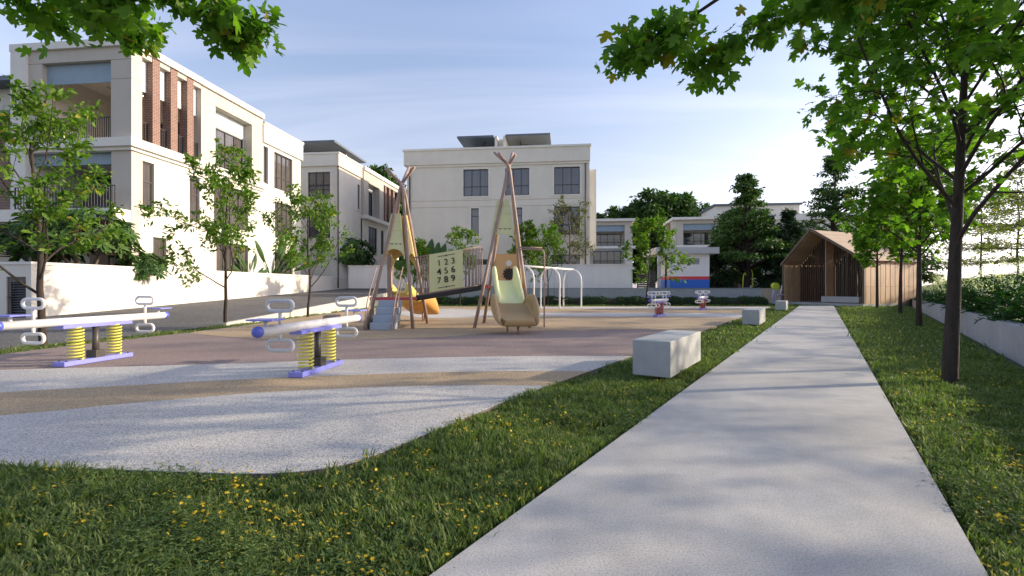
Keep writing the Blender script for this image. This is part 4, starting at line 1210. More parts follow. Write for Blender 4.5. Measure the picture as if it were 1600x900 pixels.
# ---- the number bridge between them
BRG = thing("bridge", (-2.0, 14.6, 0), 0, "sloping bridge with bar railings and a number panel between the two teepee towers", "bridge")
xa, xb, za, zb = -0.82, 1.10, 0.90, 1.22
sl = (zb - za)/(xb - xa)
zf = lambda x: za + (x - xa)*sl
mb = MB(); mb.bar((xa, 0, za - 0.10), (xb, 0, zb - 0.10), 0.80, 0.06, up=(0, 0, 1)); mb.build("underside", M['dark'], BRG)
nd = 13
for i in range(nd):
    x0 = xa + (xb-xa)*i/nd; x1 = xa + (xb-xa)*(i+1)/nd
    MB().bar((x0 + 0.004, 0, zf(x0) - 0.045), (x1 - 0.004, 0, zf(x1) - 0.045), 0.84, 0.05).build("plank", M['pole'], BRG)
for y in (-0.42, 0.42):
    MB().bar((xa, y, zf(xa) - 0.04), (xb, y, zf(xb) - 0.04), 0.03, 0.09).build("side_beam", M['dark' if y < 0 else 'pole'], BRG)
    MB().tube([(xa, y, zf(xa) + 0.025), (xb, y, zf(xb) + 0.025)], 0.022, 8).build("lower_rail", M['pole'], BRG)
    MB().tube([(xa - 0.05, y, zf(xa) + 1.14), (xb, y, zf(xb) + 1.14)], 0.022, 8).build("top_rail", M['pole'], BRG)
    nb = 19; base = None
    for i in range(nb):
        x = xa + 0.03 + (xb - xa - 0.06)*i/(nb - 1)
        if y < 0 and -0.44 < x < 0.56: continue
        if base is None: base = MB().tube([(0, 0, 0.02), (0, 0, 1.14)], 0.0165, 6).build("rail_bar", M['pole'], BRG); o = base
        else: o = share(base, "rail_bar", BRG)
        o.location = (x, y, zf(x))
pn = MB().plate((0, -0.43, 0), (1, 0, 0), (0, 0, 1), 0.03, [(-0.42, zf(-0.42) + 0.05), (0.56, zf(0.56) + 0.05), (0.56, zf(0.56) + 1.16), (-0.42, zf(-0.42) + 1.16)]).build("number_panel", M['panel_green'], BRG)
fix_normals(pn)
for i, ch in enumerate("123456789"):
    cu = bpy.data.curves.new("digit", 'FONT'); cu.body = ch; cu.size = 0.25; cu.extrude = 0.012; cu.align_x = 'CENTER'; cu.align_y = 'CENTER'
    cu.offset = 0.004 if ch in "4689" else 0.0
    tmp = bpy.data.objects.new("digit_outline", cu); COL.objects.link(tmp)
    me = bpy.data.meshes.new_from_object(tmp); COL.objects.unlink(tmp); bpy.data.objects.remove(tmp); me.name = "digit"
    me.materials.clear(); me.materials.append(M['black_print'])
    o = bpy.data.objects.new("digit", me); COL.objects.link(o); o.parent = pn
    c_, r_ = i % 3, i // 3
    x = -0.13 + c_*0.205; z = zf(x) + 0.86 - r_*0.255
    o.location = (x, -0.452, z); o.rotation_euler = (R(90), -math.atan(sl)*0.6, 0)
for dz in (1.06, 0.14):
    mb = MB(); x0, x1 = -0.17, 0.33
    mb.bar((x0, -0.452, zf(x0) + dz), (x1, -0.452, zf(x1) + dz), 0.012, 0.014)
    mb.tube([(0.08, -0.448, zf(0.08) + dz), (0.08, -0.462, zf(0.08) + dz)], 0.02, 10)
    mb.build("line_ornament", M['black_print'], pn)

# ---- slides
def loft(stations, prof=None):
    """stations (x, z floor, half width, side height); open channel facing up"""
    rows = []
    base = [(-1.0, 1.0), (-1.04, 0.62), (-0.99, 0.28), (-0.80, 0.06), (-0.42, 0.0), (0, 0), (0.42, 0.0), (0.80, 0.06), (0.99, 0.28), (1.04, 0.62), (1.0, 1.0)]
    for x, z, hw, h in stations: rows.append([(x, hw*a, z + h*b) for a, b in base])
    mb = MB(); n = len(base)
    vs = [p for r in rows for p in r]
    fs = [(i*n + j, i*n + j + 1, (i+1)*n + j + 1, (i+1)*n + j) for i in range(len(rows) - 1) for j in range(n - 1)]
    return mb.add(vs, fs, 0, True)

def slide(loc, heading, zt, label, m_chute, m_scoop, side=0.55):
    """narrow-walled chute running down into a wide bowl with two rounded ears"""
    t = thing("slide", loc, heading, label, "slide", "chute slides on the towers")
    zm = 0.60; d = zt - zm
    rows = [(-0.10, zt + 0.01, 0.36, side), (0.02, zt, 0.37, side + 0.02), (0.15, zt - 0.10*d, 0.375, side), (0.40, zt - 0.38*d, 0.38, side*0.85), (0.70, zt - 0.74*d, 0.385, side*0.62), (0.93, zm + 0.02, 0.39, 0.30)]
    ch = loft(rows).build("chute", M[m_chute], t)
    sc = loft([(0.84, 0.60, 0.42, 0.08), (0.90, 0.575, 0.47, 0.26), (1.02, 0.52, 0.54, 0.48), (1.20, 0.44, 0.60, 0.60), (1.42, 0.34, 0.62, 0.60), (1.68, 0.255, 0.60, 0.42), (1.90, 0.205, 0.54, 0.20), (2.04, 0.19, 0.48, 0.09), (2.12, 0.19, 0.42, 0.03)]).build("scoop", M[m_scoop], t)
    for o, k in ((ch, 0.13), (sc, 0.17)):
        so = o.modifiers.new("thickness", 'SOLIDIFY'); so.thickness = k; so.offset = -1
        sb_ = o.modifiers.new("smooth", 'SUBSURF'); sb_.levels = 2; sb_.render_levels = 2
        fix_normals(o)
    lg0 = MB().tube([(0,0,0.0),(0,0,0.20)], [0.026, 0.034], 10).build("leg", M['pole'], t); lg0.location = (1.85, 0, 0.004)
    share(lg0, "leg", t, (1.35, -0.18, 0.004)).scale = (1, 1, 1.6)
    return t
slide((-0.21, 13.98, 0), math.atan2(-1, 0.20), 1.24, "pale lime slide with a brown scoop end facing the camera on the gear tower", 'slide_lime', 'scoop_brown')
slide((-3.62, 15.45, 0), math.atan2(0.97, 0.27), 0.92, "yellow slide with an orange scoop end behind the tower with steps", 'slide_yellow', 'scoop_orange', 0.40)

# ------------------------------------------------------------------ swing set
SW = thing("swing_set", (0.6, 24.8, 0), P_ROT, "white arched swing frame standing behind the gear tower", "swing set")
SL = 5.7
MB().tube([(0, -0.15, 2.28), (0, SL + 0.15, 2.28)], 0.055, 12).build("top_beam", M['white_paint'], SW)
lg = None
for y in (0, SL/2, SL):
    for s in (-1, 1):
        if lg is None:
            pts = smooth_curve([(0.60, 0, 0), (0.60, 0, 0.8), (0.60, 0, 1.55), (0.52, 0, 1.92), (0.30, 0, 2.17), (0.0, 0, 2.28)], 5)
            lg = MB().tube(pts, 0.045, 10).build("leg", M['white_paint'], SW); o = lg
        else: o = share(lg, "leg", SW)
        o.location = (0, y, 0); o.rotation_euler = (0, 0, 0 if s > 0 else math.pi)
def hang_seat(y, name, label, bucket):
    p = Vector((0.6, 24.8, 0)) + P*y
    t = thing(name, p, P_ROT, label, "swing", "swing seats on the white frame")
    if bucket:
        s = loft([(-0.17, 0.55, 0.13, 0.06), (-0.13, 0.50, 0.16, 0.24), (0, 0.47, 0.17, 0.25), (0.13, 0.50, 0.16, 0.24), (0.17, 0.55, 0.13, 0.06)]).build("bucket", M['tan_plastic'], t)
        so = s.modifiers.new("thickness", 'SOLIDIFY'); so.thickness = 0.02
        zb_ = 0.7
    else:
        mb = MB(); pts = [(0, -0.24, 0.56), (0, -0.14, 0.49), (0, 0, 0.47), (0, 0.14, 0.49), (0, 0.24, 0.56)]
        for a, b in zip(pts, pts[1:]): mb.bar(a, b, 0.14, 0.02, up=(0, 0.01, 1))
        mb.build("belt", M['dark'], t); zb_ = 0.56
    for s in (-0.24, 0.24):
        MB().tube([(0, s*(0.7 if bucket else 1), zb_ - 0.06), (0, s, 2.24)], 0.008, 5).build("chain", M['post_dark'], t)
hang_seat(0.75, "bucket_swing", "tan bucket swing seat nearest to the gear tower", True)
hang_seat(3.6, "belt_swing", "nearer of the two black belt swing seats on the white frame", False)
hang_seat(4.75, "belt_swing", "farther of the two black belt swing seats on the white frame", False)

# ------------------------------------------------------------------ outdoor exercise machines by the pavilion
def exercise(loc, rz, label):
    t = thing("exercise_machine", loc, rz, label, "exercise machine", "outdoor exercise machines")
    mb = MB(); mb.bar((0, 0, 0), (0.22, 0, 1.3), 0.16, 0.22); mb.build("post", M['lilac'], t)
    MB().tube([(0.2, -0.14, 1.28), (0.2, 0.14, 1.28)], 0.26, 18).build("disc", M['lime'], t)
    mb = MB(); mb.bar((0.1, 0, 0.7), (0.6, 0, 0.62), 0.06, 0.06); mb.box(0.45, 0.8, -0.16, 0.16, 0.62, 0.68); mb.bar((0.6, 0, 0), (0.6, 0, 0.62), 0.07, 0.07); mb.build("seat", M['lilac'], t)
exercise((19.2, 35.6, 0), R(10), "lilac exercise machine with lime disc just left of the timber pavilion")
t = thing("exercise_machine", (20.1, 36.3, 0), R(-20), "second lilac exercise post, tucked against the left wall of the timber pavilion", "exercise machine", "outdoor exercise machines")
MB().bar((0, 0, 0), (0.25, 0.1, 1.35), 0.16, 0.2).build("post", M['lilac'], t)
MB().tube([(0.16, -0.05, 1.0), (0.3, -0.3, 1.0)], 0.05, 8).build("handle", M['lime'], t)
t = thing("exercise_machine", (21.0, 44.0, 1.12), R(30), "lime exercise bars standing on the plateau under the dark trees", "exercise machine", "outdoor exercise machines")
mb = MB(); mb.tube(smooth_curve([(0, 0, 0), (0.05, 0, 1.0), (0.3, 0, 1.4), (0.5, 0, 1.2)], 4), 0.05, 8); mb.tube(smooth_curve([(1.4, 0, 0), (1.45, 0, 1.2), (1.3, 0, 1.7)], 4), 0.05, 8); mb.build("bars", M['lime'], t)
MB().box(-0.2, 1.6, -0.2, 0.2, 0, 0.06).build("base", M['lilac'], t)

# ------------------------------------------------------------------ vegetation helpers
MAPLE = ([(0,0,0),(0.20,-0.03,0),(0.42,0.03,-0.05),(0.27,0.22,0),(0.50,0.34,-0.06),(0.60,0.60,-0.12),(0.40,0.55,-0.04),(0.19,0.50,0.0),(0.24,0.74,-0.02),(0,1.0,-0.10),
          (-0.20,-0.03,0),(-0.42,0.03,-0.05),(-0.27,0.22,0),(-0.50,0.34,-0.06),(-0.60,0.60,-0.12),(-0.40,0.55,-0.04),(-0.19,0.50,0.0),(-0.24,0.74,-0.02),(0,0.5,0.05)],
         [(0,1,2,3,18),(3,4,5,6,7,18),(7,8,9,18),(18,12,11,10,0),(18,16,15,14,13,12),(18,9,17,16)])
LOBED = ([(0,0,0),(0.45,0.15,-0.05),(0.3,0.4,0),(0.55,0.7,-0.1),(0.2,0.6,0),(0,1,-0.08),(-0.2,0.6,0),(-0.55,0.7,-0.1),(-0.3,0.4,0),(-0.45,0.15,-0.05)],
         [(0,1,2,3,4,5),(0,5,6,7,8,9)])
OVATE = ([(0,0,0),(0.20,0.28,0.03),(0.19,0.62,0.03),(0,1,-0.06),(-0.19,0.62,0.03),(-0.20,0.28,0.03)], [(0,1,2,3),(0,3,4,5)])
SLIM = ([(0,0,0),(0.10,0.3,0.03),(0.09,0.65,0.02),(0,1,-0.10),(-0.09,0.65,0.02),(-0.10,0.3,0.03)], [(0,1,2,3),(0,3,4,5)])
CARD = ([(-0.35,0,0),(0.35,0.1,0.05),(0.45,0.7,-0.05),(0.0,1.0,-0.1),(-0.45,0.6,0.02)], [(0,1,2,3,4)])

def leaf_mesh(name, pos, nrm, head, size, tint, tpl, mat, parent=None):
    pos, nrm, head = (np.asarray(q, float) for q in (pos, nrm, head))
    N = len(pos); tv, tf = np.array(tpl[0]), tpl[1]
    nrm = nrm/np.maximum(np.linalg.norm(nrm, axis=1, keepdims=True), 1e-6)
    head = head - nrm*(head*nrm).sum(1, keepdims=True)
    head = head/np.maximum(np.linalg.norm(head, axis=1, keepdims=True), 1e-6)
    side = np.cross(head, nrm)
    size = np.asarray(size, float)[:, None, None]
    V = pos[:, None, :] + size*(tv[None, :, 0:1]*side[:, None, :] + tv[None, :, 1:2]*head[:, None, :] + tv[None, :, 2:3]*nrm[:, None, :])
    k = len(tv)
    loops = np.concatenate([np.array(f) for f in tf]); tot = np.array([len(f) for f in tf])
    li = (loops[None, :] + (np.arange(N)*k)[:, None]).ravel()
    lt = np.tile(tot, N); ls = np.concatenate([[0], np.cumsum(lt)[:-1]])
    me = bpy.data.meshes.new(name)
    me.vertices.add(N*k); me.vertices.foreach_set("co", V.reshape(-1).astype(np.float32))
    me.loops.add(len(li)); me.loops.foreach_set("vertex_index", li.astype(np.int32))
    me.polygons.add(len(lt)); me.polygons.foreach_set("loop_start", ls.astype(np.int32)); me.polygons.foreach_set("loop_total", lt.astype(np.int32))
    me.update(calc_edges=True)
    at = me.attributes.new("tint", 'FLOAT', 'POINT'); at.data.foreach_set("value", np.repeat(np.asarray(tint, np.float32), k))
    me.materials.append(mat)
    o = bpy.data.objects.new(name, me); COL.objects.link(o)
    if parent is not None: o.parent = parent
    return o

def norm(v): return v/max(1e-9, np.linalg.norm(v))
def perp(rng, d):
    a = rng.normal(size=3); a -= d*a.dot(d); return norm(a)

def grow(rng, p, d, L, r, lvl, prm, tubes, tips, az0=0.0):
    q = prm[lvl]; n = q.get('n', 6); pts = [p]; dirs = [d]
    for i in range(n):
        d = norm(d + rng.normal(size=3)*q.get('wander', 0.08) + np.array([0, 0, q.get('up', 0.0)]))
        p = p + d*(L/n); pts.append(p); dirs.append(d)
    rad = np.linspace(r, r*q.get('taper', 0.35), n + 1)
    tubes.append((pts, rad, lvl))
    if lvl + 1 < len(prm):
        k = q['kids']; s0 = q.get('start', 0.3); az = az0 + rng.random()*6.28
        for j in range(k):
            t = s0 + (1 - s0)*((j + 0.6*rng.random())/k)
            f = t*n; i = min(int(f), n - 1); b = pts[i] + (pts[i+1] - pts[i])*(f - i); dd = dirs[i+1]
            az += 2.4 + rng.normal()*0.35
            u = np.cross(dd, [0.13, 0.2, 0.97]); u = norm(u) if np.linalg.norm(u) > 1e-3 else np.array([1., 0, 0]); w = np.cross(dd, u)
            a = R(q['angle'] + rng.normal()*q.get('avar', 8)) * (1 - q.get('aclose', 0.25)*t)
            cd = norm(dd*math.cos(a) + (u*math.cos(az) + w*math.sin(az))*math.sin(a))
            if q.get('flat'): cd = norm(np.array([cd[0], cd[1], cd[2]*(1 - q['flat'])]))
            cl = L*q['ratio']*(1 - q.get('short', 0.55)*t)*(0.75 + 0.5*rng.random())
            cr_ = max(0.004, rad[i]*q.get('rr', 0.55))
            grow(rng, b, cd, cl, cr_, lvl + 1, prm, tubes, tips)
    if lvl >= len(prm) - 1 or q.get('leafy'):
        for j in range(q.get('leaves', 8)):
            t = 0.15 + 0.85*rng.random(); f = t*n; i = min(int(f), n - 1)
            tips.append((pts[i] + (pts[i+1] - pts[i])*(f - i), dirs[i+1]))
        tips.append((pts[-1], d))

def tubes_mesh(tubes, name, mat, parent, sides=(10, 7, 5, 4, 3)):
    mb = MB()
    for pts, rad, lvl in tubes: mb.tube(pts, list(rad), sides[min(lvl, 4)], cap=False)
    return mb.build(name, mat, parent)

def foliage(rng, tips, name, tpl, mat, parent, size, droop=0.35, spread=0.05, flatten=0.8, sv=0.3):
    P0 = np.array([t[0] for t in tips]); D = np.array([t[1] for t in tips]); N = len(tips)
    P0 = P0 + rng.normal(size=(N, 3))*spread
    nr = rng.normal(size=(N, 3))*(1 - flatten) + np.array([0, 0, 1.0])*flatten + rng.normal(size=(N, 3))*0.25
    hd = D*0.7 + rng.normal(size=(N, 3))*0.7 + np.array([0, 0, -droop])
    # leaves hang: tilt the face so that the heading may point down
    hd /= np.linalg.norm(hd, axis=1, keepdims=True)
    nr = nr - hd*(nr*hd).sum(1, keepdims=True)
    sz = size*(1 + rng.normal(size=N)*sv).clip(0.45, 1.7)
    # clump-wise tint
    ph = np.sin(P0[:, 0]*2.1 + 1.3)*np.cos(P0[:, 1]*2.3)*np.sin(P0[:, 2]*2.0)
    tint = (rng.random(N)*0.85 + 0.12*ph + 0.05).clip(0, 0.93)
    odd = rng.random(N) < 0.035; tint[odd] = 0.99
    return leaf_mesh(name, P0, nr, hd, sz, tint, tpl, mat, parent)

MAPLE_PRM = [dict(n=9, wander=0.012, up=0.06, kids=19, start=0.36, angle=62, ratio=0.74, short=0.55, rr=0.42, aclose=0.35, taper=0.25),
             dict(n=7, wander=0.09, up=0.045, kids=9, start=0.22, angle=48, ratio=0.50, short=0.5, rr=0.5, flat=0.35),
             dict(n=5, wander=0.12, up=0.0, kids=4, start=0.3, angle=45, ratio=0.5, short=0.3, rr=0.6, flat=0.4, leaves=6, leafy=True),
             dict(n=3, wander=0.15, up=-0.05, leaves=8)]
def maple(loc, rz, seed, label, H=4.4, r=0.085, tpl=MAPLE, leaf=0.135, k=1.0, wide=1.0, start=None, prm=None):
    rng = np.random.default_rng(seed); tubes = []; tips = []
    prm = [dict(q) for q in (prm or MAPLE_PRM)]
    prm[0]['ratio'] *= wide
    if start: prm[0]['start'] = start
    prm[2]['leaves'] = max(2, int(6*k)); prm[3]['leaves'] = max(3, int(8*k))
    grow(rng, np.zeros(3) + np.array([0, 0, LAWN_Z]), np.array([0.0, 0, 1]), H, r, 0, prm, tubes, tips)
    t = thing("maple_tree", loc, rz, label, "tree", "maples in a row along the path")
    tubes_mesh(tubes, "trunk", M['bark'], t)
    foliage(rng, tips, "crown", tpl, M['maple'], t, leaf)
    return t, len(tips)

m1, n1 = maple((5.38, 5.95, 0), 0.4, 3, "nearest and largest maple on the right lawn, its dark trunk low and bare", 4.9, 0.085, k=1.05, leaf=0.115)
m2, n2 = maple((12.2, 14.5, 0), 1.9, 7, "second maple of the path row, right behind the nearest maple", 5.0, 0.085, LOBED, 0.15, 0.75, 0.80, 0.42)
m3, n3 = maple((17.9, 22.3, 0), 3.3, 11, "third maple of the path row, in front of the pavilion's right wall", 5.2, 0.085, LOBED, 0.17, 0.65, 0.72, 0.45)
m4, n4 = maple((21.6, 28.6, 0), 5.2, 19, "fourth and farthest maple of the path row, closest to the pavilion front", 4.9, 0.085, LOBED, 0.18, 0.6, 0.66, 0.48)
print("maple leaves", n1, n2, n3, n4)

# overhanging maples whose trunks stand beside the camera
def overhang(name_loc, trunk_h, limbs, seed, label):
    rng = np.random.default_rng(seed)
    t = thing("maple_tree", name_loc, 0, label, "tree", "maples overhanging the view")
    tubes = []; tips = []
    base = np.array([0, 0, LAWN_Z]); top = np.array([0.05, 0.05, trunk_h])
    tubes.append(([base, base*0.5 + top*0.5 + np.array([0.03, 0, 0]), top], np.array([0.11, 0.09, 0.055]), 0))
    pr = [dict(n=6, wander=0.12, up=-0.01, kids=4, start=0.15, angle=42, ratio=0.45, short=0.5, rr=0.6, flat=0.2, leaves=5, leafy=True),
          dict(n=4, wander=0.12, up=-0.03, kids=3, start=0.2, angle=40, ratio=0.5, short=0.3, rr=0.6, leaves=7, leafy=True),
          dict(n=3, wander=0.15, up=-0.06, leaves=7)]
    for zf_, pts, twigs in limbs:
        st = np.array([0.03, 0.03, zf_])
        pp = [np.array(q) - np.array(name_loc) for q in pts]
        cv = [np.array(c) for c in smooth_curve([tuple(st)] + [tuple(q) for q in pp], 6)]
        tubes.append((cv, np.linspace(0.045, 0.007, len(cv)), 1))
        for (f, dx, dy, dz, L) in twigs:
            i = f*(len(cv) - 1); j = min(int(i), len(cv) - 2); b = cv[j] + (cv[j+1] - cv[j])*(i - j)
            grow(rng, b, norm(np.array([dx, dy, dz])), L, 0.010, 0, pr, tubes, tips)
        for q in cv[-4:]:
            for _ in range(6): tips.append((q, norm(cv[-1] - cv[-2])))
    # a crown above, out of the picture
    for a in range(7):
        an = a*2.4; d = norm(np.array([math.cos(an), math.sin(an), 0.8]))
        if d[1] > 0.35: continue
        grow(rng, top - np.array([0, 0, 0.3 + 0.15*(a % 3)]), d, 1.7, 0.03, 0, pr, tubes, tips)
    tubes_mesh(tubes, "trunk", M['bark'], t, (10, 7, 5, 4, 4))
    foliage(rng, tips, "crown", MAPLE, M['maple'], t, 0.10, 0.45, 0.08, 0.55)
    return len(tips)
OH = [overhang((-4.6, 1.0, 0), 4.8, [
        (3.5, [(-4.6, 2.4, 3.75), (-4.15, 3.4, 3.75), (-3.6, 4.2, 3.58)], [(0.55, -0.6, 0.7, 0.0, 0.6), (0.72, 0.6, 0.5, -0.1, 0.55), (0.85, -0.5, 0.6, -0.15, 0.5), (0.65, -0.9, 0.3, -0.05, 0.7), (0.95, 0.6, 0.5, -0.15, 0.5)]),
        (3.6, [(-4.1, 2.3, 3.85), (-3.2, 3.5, 3.78), (-2.6, 4.2, 3.46)], [(0.62, -0.5, 0.8, 0.0, 0.6), (0.75, 0.8, 0.5, 0.0, 0.7), (0.9, 0.4, 0.5, -0.3, 0.4), (0.8, -0.8, 0.4, -0.2, 0.5), (0.97, 0.9, 0.2, -0.15, 0.5)])],
      31, "maple off to the left whose branch tips hang into the top left corner"),
      overhang((1.9, -1.4, 0), 4.8, [
        (3.2, [(2.4, 0.8, 3.3), (2.3, 2.4, 3.45), (1.75, 3.5, 3.42), (1.2, 4.2, 3.26)], [(0.85, -0.5, 0.6, -0.1, 0.45), (0.93, -0.7, 0.4, -0.05, 0.4), (0.66, 0.7, 0.6, -0.1, 0.7), (0.55, 0.8, 0.5, 0.05, 0.8)]),
        (3.0, [(3.0, 0.6, 3.2), (3.2, 2.4, 3.5), (2.5, 3.7, 3.45), (1.65, 4.3, 3.08)], [(0.6, 0.5, 0.8, 0.1, 0.8), (0.72, -0.8, 0.3, -0.05, 0.7), (0.85, -0.6, 0.5, -0.2, 0.6), (0.66, 0.9, 0.2, -0.05, 0.9), (0.5, 0.9, 0.6, -0.05, 1.0)]),
        (3.1, [(3.4, 0.2, 3.0), (4.2, 2.0, 3.1), (4.6, 3.4, 3.1)], [(0.6, 0.2, 1, 0.05, 0.9), (0.75, 0.8, 0.5, 0.0, 0.8), (0.88, -0.6, 0.7, -0.05, 0.8)])],
      37, "maple beside the camera whose large leaves hang into the top right corner")]
print("overhang leaves", OH)

# slim trees along the road
SAP_PRM = [dict(n=10, wander=0.05, up=0.04, kids=13, start=0.27, angle=48, ratio=0.50, short=0.5, rr=0.45, aclose=0.3, taper=0.25),
           dict(n=6, wander=0.11, up=0.05, kids=6, start=0.35, angle=45, ratio=0.44, short=0.4, rr=0.5),
           dict(n=4, wander=0.14, up=0.0, kids=3, start=0.3, angle=48, ratio=0.5, short=0.3, rr=0.6, leaves=5, leafy=True),
           dict(n=3, wander=0.16, up=-0.06, leaves=7)]
def sapling(loc, rz, seed, label, H=4.2, r=0.055, leaf=0.105, k=1.0, mat='sapling_leaf', bark='bark', group="slim trees along the road", wide=1.0):
    rng = np.random.default_rng(seed); tubes = []; tips = []
    prm = [dict(q) for q in SAP_PRM]; prm[0]['ratio'] *= wide
    prm[2]['leaves'] = max(2, int(8*k)); prm[3]['leaves'] = max(3, int(12*k))
    grow(rng, np.array([0, 0, LAWN_Z]), np.array([0.0, 0, 1]), H, r, 0, prm, tubes, tips)
    t = thing("slim_tree", loc, rz, label, "tree", group)
    tubes_mesh(tubes, "trunk", M[bark], t)
    foliage(rng, tips, "crown", OVATE, M[mat], t, leaf, 0.35, 0.05, 0.6)
    return t
sapling((-9.15, 9.45, 0), 0.3, 5, "slim tree at far left beside the nearest seesaw, with a thick crooked trunk", 4.05, 0.07, 0.115, 1.2, wide=1.2)
sapling((-8.95, 15.1, 0), 1.3, 8, "slim airy tree on the grass strip in front of the cream wall, second from left", 4.5, 0.055, 0.125, 1.15)
sapling((-8.15, 19.3, 0), 2.6, 14, "slim tree by the kerb wall, third along the road and nearest the steps tower", 4.2, 0.055, 0.13, 0.95, wide=1.1)
# young trees in front of the hedge and walls
sapling((-3.55, 33.0, 0), 0.5, 21, "young tree behind the number bridge, in front of the hedge", 4.7, 0.045, 0.16, 0.7, group="young trees along the hedge")
sapling((2.45, 33.0, 0), 2.5, 23, "young tree behind the swings, in front of the hedge", 4.6, 0.05, 0.17, 0.8, group="young trees along the hedge")
sapling((9.15, 33.0, 0), 4.5, 27, "young tree in front of the retaining wall, left of the red and blue guardhouse", 5.1, 0.06, 0.19, 1.0, group="young trees along the hedge", wide=1.15)
sapling((-6.8, 33.1, 0), 3.0, 29, "young tree in front of the hedge behind the steps tower", 4.0, 0.045, 0.16, 0.8, group="young trees along the hedge")
sapling((0.9, 38.2, 1.1), 1.0, 41, "bushy young tree in the middle villa's garden, showing beside the gear tower", 4.4, 0.05, 0.2, 0.9, group="garden trees of the middle villa")
sapling((4.6, 38.6, 1.1), 0.2, 43, "sparse olive-grey tree in front of the middle villa's right windows", 6.2, 0.10, 0.17, 0.45, 'olive_leaf', 'bark_tan', "garden trees of the middle villa", 0.9)

# tiered trees on the bank to the right
def tiered(loc, rz, seed, label, H=8.0, R0=3.2, q=1.0):
    rng = np.random.default_rng(seed); tubes = []; tips = []
    t = thing("tiered_tree", loc, rz, label, "tree", "tiered trees on the planted bank")
    tr = [np.array([0.0, 0, -0.2])]
    for i in range(1, 9): tr.append(np.array([0.05*math.sin(i), 0.05*math.cos(i*1.3), H*i/8]))
    tubes.append((tr, np.linspace(0.10, 0.02, 9), 0))
    z = 1.5; kk = 0
    while z < H:
        f = 1 - 0.72*(z - 1.5)/(H - 1.5); nb = 5
        for j in range(nb):
            an = kk*0.9 + 2*math.pi*(j + 0.35*rng.random())/nb; L = R0*f*(0.75 + 0.45*rng.random())
            d = norm(np.array([math.cos(an), math.sin(an), 0.10 + 0.06*rng.normal()]))
            pr = [dict(n=6, wander=0.05, up=-0.005, kids=9, start=0.18, angle=46, ratio=0.42, short=0.35, rr=0.5, flat=0.9, leaves=int(9*q), leafy=True),
                  dict(n=3, wander=0.10, up=0.0, kids=3, start=0.3, angle=42, ratio=0.45, short=0.3, rr=0.6, flat=0.9, leaves=int(6*q), leafy=True),
                  dict(n=2, wander=0.1, leaves=int(6*q))]
            grow(rng, np.array([0.03*math.cos(an), 0.03*math.sin(an), z]), d, L, 0.028*f + 0.008, 0, pr, tubes, tips)
        z += 1.25 + 0.2*rng.random(); kk += 1
    tubes_mesh(tubes, "trunk", M['bark'], t, (8, 5, 4, 3, 3))
    foliage(rng, tips, "crown", OVATE, M['layer_leaf'], t, 0.15, 0.05, 0.15, 0.3)
    return t
def bank_pt(s, d): return bank(s, d)
TT = tiered(bank_pt(28.5, 5.6), 0.2, 51, "tiered tree with flat leaf layers on the bank, trunk just right of the nearest maple", 8.0, 3.6)
TS = tiered(bank_pt(13.5, 6.5), 1.1, 52, "tiered tree on the bank just outside the right frame edge", 8.0, 3.6, 0.38)
for src, s, d, rz, k, lab in ((TT, 56.0, 6.5, 2.0, 1.1, "tiered tree on the bank behind the third maple, smaller and farther"),
                              (TT, 42.0, 6.8, 3.4, 0.95, "tiered tree on the bank between the two farther bank trees, near the pavilion's right wall"),
                              (TS, 21.0, 6.0, 4.1, 1.0, "tiered tree on the bank at the right frame edge, layered branches reaching in"),
                              (TS, 6.0, 6.2, 3.0, 1.0, "tiered tree on the bank beside the near end of the path, shading it"),
                              (TS, -0.5, 6.4, 5.3, 1.0, "tiered tree on the bank beside the camera, shading the near lawn")):
    c = copy_tree(src); c.location = bank_pt(s, d); c.rotation_euler = (0, 0, rz); c.scale = (k, k, k); c["label"] = lab

